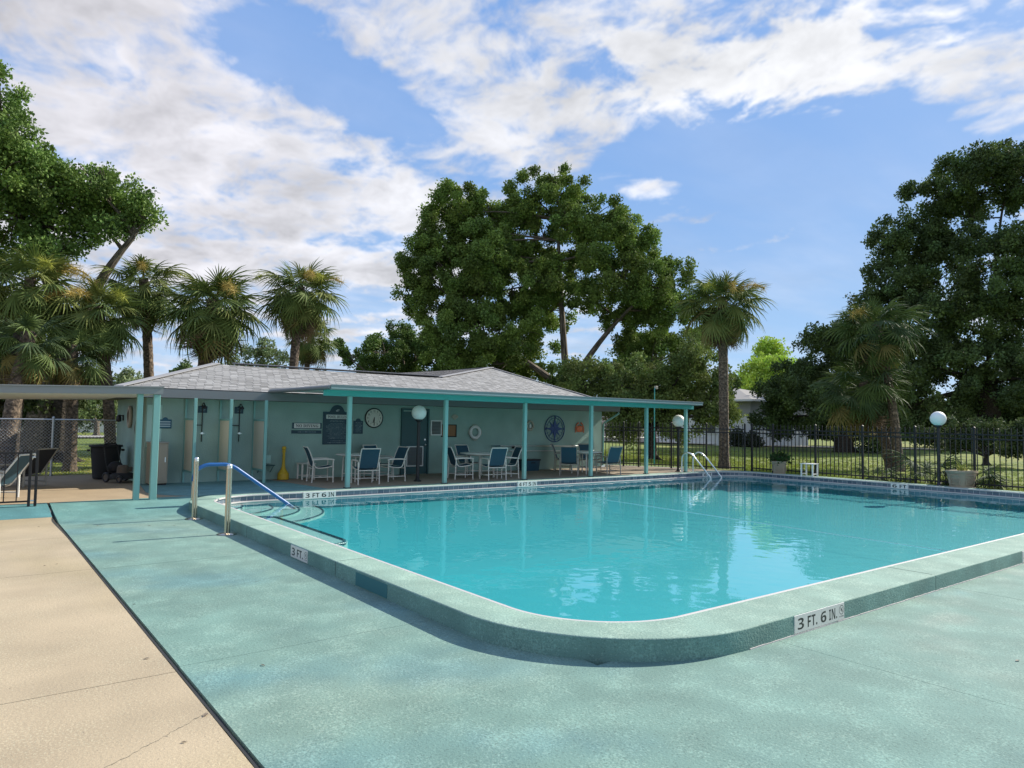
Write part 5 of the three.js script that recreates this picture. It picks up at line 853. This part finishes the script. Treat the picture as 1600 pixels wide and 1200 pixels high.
function leafyTree(name, label, base, lobes, opt) {
  const { seed, trunkR = 0.35, fork = 3, dens = 120, hue = [0.055, 0.105, 0.022], vary = 0.5, cl = 'big', lean = [0, 0], bark = M.bark, group, size = 1, twigs = 3, stems = 1 } = opt;
  const r = rng(seed), t = thing(name, label, opt.cat || 'tree', [base[0], -0.08, base[1]], 0, group);
  const L = lobes.map(([x, y, z, R2]) => ({ c: V(x - base[0], y + 0.08, z - base[1]), R: R2 }));
  const trunk = new MB(), top = V(lean[0], fork, lean[1]);
  for (let s = 0; s < stems; s++) { const off = stems > 1 ? V((r() - 0.5) * 3.2, 0, (r() - 0.5) * 2) : V(0, 0, 0); limb(trunk, off.clone(), off.clone().add(V(lean[0] * 0.2, fork * 0.5, lean[1] * 0.2)), top.clone().addScaledVector(off, 0.8), trunkR * 1.25, trunkR * 0.8, 10); }
  for (let k = 0; k < 6; k++) { const a = k * 1.05 + r(); limb(trunk, V(Math.cos(a) * trunkR * 2.2, -0.05, Math.sin(a) * trunkR * 2.2), V(Math.cos(a) * trunkR * 1.1, 0.05, Math.sin(a) * trunkR * 1.1), V(0, trunkR * 2.2, 0), trunkR * 0.25, trunkR * 0.5, 6); }
  trunk.build('trunk', bark, t);
  // main limbs towards the farthest-apart lobes, the rest branch off them
  const limbs = new MB(), mains = [], picked = [];
  const nMain = Math.min(L.length, opt.mains || 9), dirOf = (c) => c.clone().sub(top).normalize();
  for (let k = 0; k < nMain; k++) { let best = null, bd = -1; for (const l of L) { if (picked.includes(l)) continue; const dd = picked.length ? Math.min(...picked.map((p) => dirOf(p.c).distanceTo(dirOf(l.c)))) + 0.015 * l.c.distanceTo(top) : l.c.y; if (dd > bd) { bd = dd; best = l; } } picked.push(best); }
  const scaleR = clamp(trunkR * 0.5, 0.05, 0.34);
  for (const { c } of picked) {
    const st = V(lean[0] * 0.85, fork * (0.82 + 0.16 * r()), lean[1] * 0.85), d = c.clone().sub(st), mid = st.clone().addScaledVector(d, 0.42).add(V(-d.z * 0.34 * (r() - 0.5), d.length() * (0.02 + 0.16 * r()), d.x * 0.34 * (r() - 0.5)).add(V((r() - 0.5) * 0.12 * d.length(), 0, (r() - 0.5) * 0.12 * d.length())));
    const e = st.clone().addScaledVector(d, 0.86), r0 = scaleR * (0.75 + 0.35 * r()); limb(limbs, st, mid, e, r0, r0 * 0.30, 8); mains.push([new THREE.QuadraticBezierCurve3(st, mid, e), r0]);
  }
  for (const { c, R: rad } of L) {
    let f = null, fr = 0.05, bd = 1e9; for (const [cv, r0] of mains) for (let u = 0.25; u <= 1; u += 0.125) { const p = cv.getPointAt(u), dd = p.distanceTo(c) + (p.y > c.y + 0.5 ? 2 : 0) + 0.6 * u; if (dd < bd) { bd = dd; f = p; fr = r0 * lerp(1, 0.35, u); } }
    const d = c.clone().sub(f), mid = f.clone().addScaledVector(d, 0.5).add(V((r() - 0.5) * 0.3 * d.length(), 0.14 * d.length() * r(), (r() - 0.5) * 0.3 * d.length()));
    limb(limbs, f, mid, c, Math.min(fr * 0.7, 0.13), 0.03, 6);
    for (let k = 0; k < twigs + 3; k++) { const e = V(r() - 0.5, r() - 0.35, r() - 0.5).normalize().multiplyScalar(rad * 0.9).add(c), q = mid.clone().lerp(c, 0.25 + 0.7 * r()); limb(limbs, q, q.clone().lerp(e, 0.5).add(V(0, rad * 0.14, 0)), e, 0.04, 0.010, 4); }
  }
  limbs.build('limbs', bark, t, false);
  const mats = [], cols = [], o = new THREE.Object3D();
  for (const { c, R: rad } of L) {
    const subs = Math.max(6, Math.round(9 + 10 * rad)), per = Math.max(3, Math.round(dens * rad * rad / subs * 1.2));
    for (let k = 0; k < subs; k++) {
      const dir = V(r() - 0.5, (r() - 0.44) * 0.95, r() - 0.5).normalize(), reach = rad * (0.40 + 0.62 * Math.sqrt(r()) + (r() < 0.22 ? 0.30 * r() : 0)), sc = c.clone().addScaledVector(dir, reach), sr = rad * (0.11 + 0.17 * r()), tone = 1 + vary * (r() - 0.5), warm = r();
      for (let q = 0; q < per; q++) {
        const e = V(r() - 0.5, r() - 0.5, r() - 0.5).normalize().multiplyScalar(sr * Math.cbrt(r()) * (r() < 0.12 ? 1.55 : 1)); o.position.copy(sc).add(e).setY(Math.max(0.1, sc.y + e.y * 0.8));
        o.rotation.set(r() * 6.28, r() * 6.28, r() * 6.28); o.scale.setScalar(size * (0.65 + 0.6 * r())); o.updateMatrix(); mats.push(o.matrix.clone());
        const v = tone * (0.75 + 0.5 * r()); cols.push([hue[0] * v * (1 + 0.42 * warm * vary), hue[1] * v * (1 + 0.15 * warm * vary), hue[2] * v]);
      }
    }
  }
  const inst = new THREE.InstancedMesh(clump[cl], M.leaf, mats.length), col = new THREE.Color();
  mats.forEach((m, i) => { inst.setMatrixAt(i, m); inst.setColorAt(i, col.setRGB(...cols[i])); });
  inst.name = 'crown'; inst.userData.kind = 'stuff'; inst.castShadow = inst.receiveShadow = true; t.add(inst); return t;
}
leafyTree('oak_tree', 'tall broad oak with bare pale limbs rising behind the middle of the pool house', [28.9, -31.9], LOBES.big, { seed: 1, trunkR: 0.62, fork: 4.2, mains: 6, dens: 135, hue: [0.148, 0.238, 0.053], vary: 0.7 });
leafyTree('bushy_tree', 'low dark leafy tree at the left foot of the tall broad oak', [23.2, -40.9], LOBES.bushL, { seed: 2, trunkR: 0.3, fork: 2.2, dens: 150, hue: [0.108, 0.187, 0.048] });
leafyTree('magnolia_tree', 'spreading low tree drooping over the iron fence behind the canopy end', [27.1, -23.6], LOBES.lowR, { seed: 3, trunkR: 0.24, fork: 1.6, dens: 165, hue: [0.144, 0.207, 0.060], cl: 'small', vary: 0.7, bark: M.barkDark });
leafyTree('oak_tree', 'big oak at the upper left with a limb reaching over the palms', [2.13, -30.9], LOBES.oakL, { seed: 4, trunkR: 0.55, fork: 4.0, mains: 3, dens: 160, hue: [0.125, 0.218, 0.048], cl: 'small', vary: 0.6, lean: [0.7, 0.2] });
leafyTree('dark_tree', 'dense dark low tree behind the leftmost palms', [1.0, -33.5], LOBES.darkL, { seed: 5, trunkR: 0.3, fork: 1.8, dens: 130, hue: [0.072, 0.113, 0.039], bark: M.barkDark });
leafyTree('oak_tree', 'huge dark oak filling the right edge above the fence', [71.2, -23.5], LOBES.right, { seed: 6, trunkR: 1.0, fork: 6, dens: 40, hue: [0.086, 0.143, 0.048], size: 1.7, vary: 0.7, bark: M.barkDark });
leafyTree('hedge_shrub', 'low dark shrub at the foot of the huge oak behind the right fence', [40.0, -13.3], LOBES.darkR, { seed: 7, trunkR: 0.12, fork: 0.5, dens: 150, hue: [0.067, 0.105, 0.039], cat: 'shrub', bark: M.barkDark });
leafyTree('live_oak_tree', 'wide dark low oak with several trunks beyond the lawn right of the house', [49.9, -25.4], LOBES.mid, { seed: 8, trunkR: 0.42, fork: 2.6, dens: 64, hue: [0.086, 0.137, 0.043], size: 1.3, bark: M.barkDark, stems: 3 });
leafyTree('bright_tree', 'distant bright yellow green tree seen above the dark low oak', [72.0, -45.2], LOBES.bright, { seed: 9, trunkR: 0.4, fork: 4, dens: 44, hue: [0.394, 0.561, 0.099], cl: 'far', vary: 0.5 });
leafyTree('small_tree', 'small green tree standing before the left end of the grey house', [46.8, -33.5], LOBES.houseL, { seed: 10, trunkR: 0.12, fork: 1.8, dens: 80, hue: [0.169, 0.249, 0.069] });
leafyTree('small_tree', 'round green tree showing above the roof ridge right of the bushy palm', [15.4, -47.6], LOBES.backA, { seed: 11, trunkR: 0.25, fork: 2.4, dens: 60, hue: [0.169, 0.238, 0.108], vary: 0.6 });
leafyTree('small_tree', 'sparse little tree top showing above the left hip of the roof', [10.4, -44.8], LOBES.backB, { seed: 12, trunkR: 0.12, fork: 2.6, dens: 50, hue: [0.096, 0.156, 0.053] });
leafyTree('small_tree', 'hazy grey green tree between palm trunks left of the roof', [8.3, -49.3], LOBES.backC, { seed: 13, trunkR: 0.2, fork: 2, dens: 60, hue: [0.239, 0.312, 0.160] });
leafyTree('small_tree', 'far dark leafy tree before the white building on the left', [8.45, -65.5], LOBES.rowA, { seed: 14, trunkR: 0.2, fork: 1.2, dens: 50, hue: [0.120, 0.176, 0.060], size: 1.3 });
leafyTree('small_tree', 'far dark leafy tree just right of the big left oak trunk', [6.5, -65.7], LOBES.rowB, { seed: 15, trunkR: 0.2, fork: 1.2, dens: 50, hue: [0.108, 0.165, 0.060], size: 1.3 });

// ---------------------------------------------------------------- palms
function fanFrond(r, dead, bend) {   // stalk, then a folded fan of stiff leaflets tilted down from the stalk; grows along +z
  const pos = [], q = (a, b, c, d) => { for (const p of [a, b, c, a, c, d]) pos.push(p.x, p.y, p.z); };
  const pet = 0.62 + r() * 0.25, N = 26, len = 0.76 + 0.16 * r();
  const droop = dead ? 1.2 : 0.35 + r() * 0.45, cb = Math.cos(bend), sb = Math.sin(bend);
  const stalk = (s) => V(0, -0.20 * (s / pet) ** 2 * (dead ? 1.5 : 1), s);
  for (let i = 0; i < 4; i++) { const a = stalk(pet * i / 4), b = stalk(pet * (i + 1) / 4), w = 0.024 * (1 - i / 8); q(a.clone().add(V(-w, 0, 0)), a.clone().add(V(w, 0, 0)), b.clone().add(V(w, 0, 0)), b.clone().add(V(-w, 0, 0))); }
  const hub = stalk(pet), place = (x, y, z) => V(x, y * cb - z * sb, y * sb + z * cb).add(hub);
  for (let k = 0; k < N; k++) {
    const u = k / (N - 1) * 2 - 1, a = u * (dead ? 0.85 : 2.0), L = len * (1 - 0.30 * Math.abs(u) ** 1.6) * (0.84 + 0.28 * r()), fold = 0.10 + 0.28 * Math.abs(Math.sin(a));
    const rz = (1 - Math.abs(u)) * 0.30, d = V(Math.sin(a), (r() - 0.5) * 0.22 - fold * 0.5, Math.cos(a)).normalize(), side = V(Math.cos(a), (k % 2 ? 0.5 : -0.5), -Math.sin(a)).normalize();
    const S = 3; let p = [0, 0, rz], w = 0.016;
    for (let i = 0; i < S; i++) { const t0 = (i + 1) / S, fall = droop * t0 * t0; const nx = [d.x * L * t0, d.y * L * t0 - fall * L * 0.6, rz + d.z * L * t0 * (1 - 0.15 * fall)], w2 = i === S - 1 ? 0.002 : i === 0 ? 0.026 : 0.019; const P1 = place(...p), P2 = place(...nx), sd = V(side.x, side.y * cb - side.z * sb, side.y * sb + side.z * cb); q(P1.clone().addScaledVector(sd, -w), P1.clone().addScaledVector(sd, w), P2.clone().addScaledVector(sd, w2), P2.clone().addScaledVector(sd, -w2)); p = nx; w = w2; }
  }
  const g = new THREE.BufferGeometry(); g.setAttribute('position', new THREE.Float32BufferAttribute(pos, 3)); g.computeVertexNormals(); return g;
}
const frR = rng(51), FROND = [0.15, 0.45, 0.75, 1.05].map((b) => fanFrond(frR, false, b)), DEAD = [0.3, 0.7].map((b) => fanFrond(frR, true, b));
M.frond = [leafMat(0.105, 0.155, 0.038, 0.25), leafMat(0.13, 0.18, 0.042, 0.25), leafMat(0.17, 0.20, 0.050, 0.25), leafMat(0.060, 0.098, 0.034, 0.25)];
M.frondOld = [leafMat(0.22, 0.19, 0.06, 0.2), leafMat(0.27, 0.19, 0.11, 0.15), leafMat(0.17, 0.12, 0.075, 0.15)];
M.bloom = leafMat(0.48, 0.37, 0.11, 0.3); M.bloomGreen = leafMat(0.40, 0.42, 0.07, 0.3);
function palm(label, base, crown, opt = {}) {
  const { seed = 1, n: n0 = 46, s = 1, dead = 0.18, trunkR = 0.17, blooms = 0, dark = 0, boots = false, skirt = 0, hueDead = 1 } = opt, r = rng(seed), n = Math.round(n0 * 1.55);
  const t = thing('sabal_palm', label, 'palm tree', [base[0], -0.09, base[1]], 0, opt.group === null ? undefined : 'sabal palms');
  const top = V(crown[0] - base[0], crown[1] + 0.09, crown[2] - base[1]), trunk = new MB();
  { const mid = top.clone().multiplyScalar(0.5).add(V(top.x * -0.28 + (r() - 0.5) * 0.15, 0, top.z * -0.28)); const curve = new THREE.QuadraticBezierCurve3(V(0, 0, 0), mid, top.clone().add(V(0, 0.1, 0))), n2 = 60, seg = 14, g = new THREE.TubeGeometry(curve, n2, 1, seg), p = g.attributes.position; for (let i = 0; i <= n2; i++) { const o = curve.getPointAt(i / n2), f = i / n2, rad = trunkR * (1.05 - 0.12 * f + 0.35 * Math.exp(-f * 22)) * (1 + 0.035 * ((i % 3) - 1)); for (let k = 0; k <= seg; k++) { const j = i * (seg + 1) + k; p.setXYZ(j, o.x + (p.getX(j) - o.x) * rad, o.y + (p.getY(j) - o.y) * rad, o.z + (p.getZ(j) - o.z) * rad); } } g.computeVertexNormals(); trunk.add(g); }
  trunk.build('trunk', M.palmBark, t);
  if (boots) { const b = new MB(); const len = top.y; for (let k = 0; k < 70; k++) { const y = len * (0.05 + 0.9 * k / 70), a = k * 2.4, x0 = top.x * (y / len) ** 1.6, z0 = top.z * (y / len) ** 1.6; b.rod(V(x0 + Math.cos(a) * trunkR, y, z0 + Math.sin(a) * trunkR), V(x0 + Math.cos(a) * (trunkR + 0.13), y + 0.28, z0 + Math.sin(a) * (trunkR + 0.13)), 0.045, 5, 0.02); } b.build('leaf_bases', M.palmBark, t, false); }
  for (let k = 0; k < n; k++) {
    const f = (k + 0.5) / n, el = lerp(1.45, -1.25 - skirt * 0.25, Math.pow(f, 0.92)) + (r() - 0.5) * 0.3, az = k * 2.39996 + (r() - 0.5) * 0.5, old = f > 1 - dead, half = f > 1 - dead - 0.16;
    const m = mesh('frond', old && r() < 0.7 ? DEAD[k % 2] : FROND[f < 0.22 ? k % 2 : f > 0.8 ? 2 + k % 2 : k % 4], old ? M.frondOld[Math.floor(r() * 3)] : half && r() < 0.3 ? M.frondOld[0] : M.frond[dark ? (r() < 0.6 ? 3 : 0) : Math.floor(r() * 3)], t);
    m.position.copy(top).add(V(Math.cos(az) * 0.1, -0.15 - 0.35 * f, Math.sin(az) * 0.1)); m.rotation.order = 'YXZ'; m.rotation.set(-el, az, (r() - 0.5) * 1.1); const k2 = s * (f < 0.15 ? 0.82 : 1) * (0.86 + 0.26 * r()) * (old ? 0.9 : 1); m.scale.setScalar(k2);
  }
  for (let k = 0; k < blooms; k++) {   // arching flower plumes
    const az = opt.bloomAt ? opt.bloomAt[k % opt.bloomAt.length] : r() * 6.28, out = V(Math.cos(az), 0, Math.sin(az)), b = new MB(), p0 = top.clone(), L = (1.5 + 0.4 * r()) * s, pc = new THREE.QuadraticBezierCurve3(p0, p0.clone().addScaledVector(out, L * 0.6).add(V(0, 0.75 * s, 0)), p0.clone().addScaledVector(out, L).add(V(0, (0.05 + 0.3 * r()) * s, 0)));
    b.add(new THREE.TubeGeometry(pc, 10, 0.014, 5)); const pos = [];
    for (let j = 0; j < 240; j++) { const u = 0.42 + 0.58 * r(), o = pc.getPointAt(u), d = V(r() - 0.5, r() - 0.62, r() - 0.5).normalize().multiplyScalar((0.16 + 0.26 * r()) * s), e = o.clone().add(d), w = V(r() - 0.5, r() - 0.5, r() - 0.5).normalize().multiplyScalar(0.011); pos.push(o.x - w.x, o.y - w.y, o.z - w.z, o.x + w.x, o.y + w.y, o.z + w.z, e.x, e.y, e.z); }
    const g = new THREE.BufferGeometry(); g.setAttribute('position', new THREE.Float32BufferAttribute(pos, 3)); g.computeVertexNormals(); g.setAttribute('uv', new THREE.Float32BufferAttribute(new Float32Array(pos.length / 3 * 2), 2)); b.add(g); b.build('flower_plume', (k + seed) % 2 ? M.bloom : M.bloomGreen, t, false);
  }
  return t;
}
palm('leaning sabal palm with its trunk passing left of the pool house roof', [3.9, -26.7], [3.3, 5.2, -26.7], { seed: 61, n: 52, s: 0.92, blooms: 3, bloomAt: [2.2, 1.2, 2.8], dead: 0.22 });
palm('tall sabal palm with slender trunk rising behind the left roof hip', [5.4, -28.6], [4.95, 6.6, -28.6], { seed: 62, n: 46, s: 0.92, blooms: 2, bloomAt: [0.4, 1.8], dead: 0.16 });
palm('widest bushy sabal palm with brown skirt behind the left end of the ridge', [6.4, -26.2], [6.8, 5.75, -26.2], { seed: 63, n: 70, s: 1.1, blooms: 1, bloomAt: [1.5], dead: 0.26, skirt: 1.2, trunkR: 0.22 });
palm('sabal palm with yellow flower plumes left of the blue gap of sky', [9.6, -26.2], [9.95, 6.6, -26.2], { seed: 64, n: 54, s: 0.98, blooms: 4, bloomAt: [1.5, 0.5, 3.6, 1.7], dead: 0.2 });
palm('small distant sabal palm just right of the palm with yellow plumes', [16.2, -41.9], [16.7, 6.9, -41.9], { seed: 65, n: 38, s: 1.05, dead: 0.2 });
palm('low distant palm crown peeping over the middle of the roof ridge', [14.9, -37.1], [14.9, 3.7, -37.1], { seed: 66, n: 24, s: 0.9, dead: 0.05 });
palm('leftmost sabal palm with yellow green plume below the big oak', [1.2, -27.0], [1.45, 5.9, -27.0], { seed: 67, n: 54, s: 1.0, blooms: 3, bloomAt: [0.6, 1.3, 0.2], dead: 0.18 });
palm('dark low sabal palm with hanging brown fronds at the far left', [0.9, -23.9], [1.35, 3.9, -24.4], { seed: 68, n: 40, s: 0.74, dead: 0.4, dark: 1, skirt: 1, trunkR: 0.2 });
palm('low dark sabal palm between the leftmost palm and the leaning palm', [2.6, -25.4], [2.5, 3.7, -25.4], { seed: 69, n: 38, s: 0.70, dead: 0.4, dark: 1, skirt: 0.6 });
palm('lone tall sabal palm behind the iron fence right of the canopy', [24.05, -17.17], [23.95, 6.75, -17.2], { seed: 70, n: 66, s: 1.02, blooms: 4, bloomAt: [2.9, 1.2, 0.3, 2.2], dead: 0.34, skirt: 0.6, trunkR: 0.19 });
palm('leaning sabal palm before the huge oak behind the right fence', [30.1, -13.1], [29.9, 6.0, -13.9], { seed: 71, n: 50, s: 1.08, dead: 0.22, dark: 1, trunkR: 0.17, blooms: 1, bloomAt: [3.2] });
palm('low sabal palm with rough trunk and grey hanging fronds behind the right fence', [30.5, -13.6], [30.0, 3.5, -14.5], { seed: 72, n: 46, s: 1.12, dead: 0.3, dark: 1, skirt: 0.6, trunkR: 0.2, boots: true });
// stemless palmettos at the fence
function palmetto(label, x, z, n, s, seed) { const t = thing('palmetto_bush', label, 'shrub', [x, -0.08, z]), r = rng(seed); for (let k = 0; k < n; k++) { const m = mesh('frond', FROND[k % 4], M.frond[r() < 0.6 ? 3 : 1], t); m.position.set((r() - 0.5) * 0.3, 0.05, (r() - 0.5) * 0.3); m.rotation.order = 'YXZ'; m.rotation.set(-0.35 - r() * 0.95, r() * 6.28, (r() - 0.5) * 0.4); m.scale.setScalar(s * (0.7 + 0.5 * r())); } }
palmetto('palmetto bush with stiff fans left of the right globe lamp', 23.85, -9.45, 16, 0.75, 81); palmetto('small palmetto at the foot of the rough trunked palm', 23.9, -11.1, 10, 0.5, 82); palmetto('palmetto bush behind the stone planter with the spiky plant', 23.95, -8.2, 14, 0.7, 83);
{ // old trunk stumps and trunks on the left lawn
  const t = thing('tree_trunk', 'dark straight tree trunk behind the chain link fence at the left edge', 'tree', [1.05, -0.1, -24.6]); const m = new MB(); limb(m, V(0, 0, 0), V(0.04, 2, 0), V(0.1, 4.2, 0), 0.22, 0.16, 12); m.build('trunk', M.barkDark, t);
  const u = thing('tree_trunk', 'pale slanting tree trunk beside the big left oak trunk', 'tree', [2.75, -0.1, -30.4]); const w = new MB(); limb(w, V(0, 0, 0), V(-0.1, 2, 0), V(0.35, 5.5, -0.2), 0.40, 0.26, 12); for (let k = 0; k < 5; k++) { const a = k * 1.3; limb(w, V(Math.cos(a) * 0.9, -0.03, Math.sin(a) * 0.9), V(Math.cos(a) * 0.4, 0.05, Math.sin(a) * 0.4), V(0, 0.7, 0), 0.08, 0.22, 6); } w.build('trunk', M.barkDark, u);
}
// ---------------------------------------------------------------- houses beyond the lawns
{
  const t = thing('neighbour_house', 'grey and white house with a hip roof behind the lone tall palm', 'house');
  const x = 51.5, z0 = -34.2, z1 = -54;
  new MB().box(9, 2.55, 19.8, x + 4.5, 1.19, (z0 + z1) / 2).build('lower_wall', M.whiteWall, t); new MB().box(9.06, 1.35, 19.86, x + 4.5, 3.14, (z0 + z1) / 2).build('upper_wall', M.greyWall, t); new MB().box(0.05, 2.4, 8, x - 0.03, 1.12, -48).build('pink_wall', M.pinkWall, t);
  const A = [x - 0.7, 3.82, z0 + 0.7], B = [x + 9.7, 3.82, z0 + 0.7], Cc = [x + 9.7, 3.82, z1 - 0.7], D = [x - 0.7, 3.82, z1 - 0.7], R0 = [x + 4.5, 5.1, z0 - 4.4], R1 = [x + 4.5, 5.1, z1 + 4.4];
  const g = new THREE.BufferGeometry(); g.setAttribute('position', new THREE.Float32BufferAttribute([A, B, R0, B, Cc, R1, B, R1, R0, Cc, D, R1, D, A, R0, D, R0, R1, A, D, Cc, A, Cc, B].flat(), 3)); g.computeVertexNormals(); mesh('roof', metric(g), M.greyRoof, t);
  new MB().box(0.06, 0.16, 21.2, x - 0.72, 3.76, (z0 + z1) / 2).box(10.4, 0.16, 0.06, x + 4.5, 3.76, z0 + 0.72).build('fascia', M.white, t);
  for (const z of [-38, -43, -47.5]) { const w = new THREE.Group(); w.name = 'window'; w.position.set(x - 0.04, 1.5, z); t.add(w); new MB().box(0.05, 1.1, 0.9, 0, 0, 0).build('pane', M.glassDark, w); new MB().box(0.08, 0.07, 1.04, 0, 0.58, 0).box(0.08, 0.07, 1.04, 0, -0.58, 0).box(0.08, 1.1, 0.07, 0, 0, 0.48).box(0.08, 1.1, 0.07, 0, 0, -0.48).build('frame', M.white, w); }
  const b = thing('white_building', 'long low white building far beyond the left lawn', 'building'); new MB().box(26, 3.0, 8, 14, 1.4, -84).build('wall', M.whiteWall, b); new MB().box(27, 0.25, 9, 14, 3.0, -84).build('roof', M.greyRoof, b); for (let k = 0; k < 5; k++) new MB().box(1.4, 1.2, 0.06, 4.5 + k * 4.6, 1.5, -79.97).build('window', M.glassDark, b);
}
{ const lob = [[51.2, 0.5, -33.9, 0.6], [50.6, 0.45, -33.2, 0.55], [50.2, 0.6, -34.6, 0.6], [51.0, 0.5, -35.4, 0.6]]; leafyTree('dark_shrub', 'dark shrub at the corner of the grey and white house', [50.7, -34.2], lob, { seed: 31, trunkR: 0.05, fork: 0.3, dens: 90, hue: [0.072, 0.094, 0.053], cat: 'shrub' }); }
{ const t = new MB().tube([V(26, 0.95, -32), V(33, 0.80, -31), V(44, 0.72, -33)], 0.035, 6, 20).build('pipe_rail', M.white, undefined, false); tag(t, 'long white pipe rail low across the lawn behind the iron fence', 'rail'); }
// far woods closing the view
{
  const r = rng(90), mats = [], cols = [], o = new THREE.Object3D();
  for (let k = 0; k < 5200; k++) { const a = R(-12 + 112 * r()), h = 1.2 + 5.5 * fbm(a * 7, 1, 2, 3) + 3.6, d = 112 + 26 * r(), y = h * Math.sqrt(r()); o.position.set(Math.sin(a) * d, Math.max(0.3, y), -Math.cos(a) * d); o.rotation.set(r() * 6, r() * 6, r() * 6); o.scale.setScalar(2.0 + 1.6 * r()); o.updateMatrix(); mats.push(o.matrix.clone()); const v = 0.7 + 0.6 * r(); cols.push([0.055 * v, 0.09 * v, 0.03 * v]); }
  const inst = new THREE.InstancedMesh(clump.far, M.leaf, mats.length); mats.forEach((m, i) => { inst.setMatrixAt(i, m); inst.setColorAt(i, C(...cols[i])); }); inst.name = 'distant_woods'; inst.userData = { label: 'far line of woods closing the view beyond the lawns', category: 'woods', kind: 'stuff' }; scene.add(inst);
}
{ // dry leaves blown onto the deck
  const r = rng(97), m = new MB(); for (let k = 0; k < 34; k++) { const x = -1.5 + r() * 9, z = -2 - r() * 12; if (x > 3.1 && z < -3.2) continue; const g = new THREE.BufferGeometry(), L = 0.012 + r() * 0.02; g.setAttribute('position', new THREE.Float32BufferAttribute([-L, 0, 0, 0, 0.004, L * 0.4, L, 0.002, 0, -L, 0, 0, L, 0.002, 0, 0, 0.006, -L * 0.4], 3)); g.computeVertexNormals(); m.add(g, x, deckY(z) + 0.004, z, 0, r() * 6, 0); }
  const o = m.build('leaf_litter', M.brown); o.userData = { label: 'few tiny dry leaf bits scattered on the deck and path', category: 'leaves', kind: 'stuff' };
}
renderer.render(scene, camera);
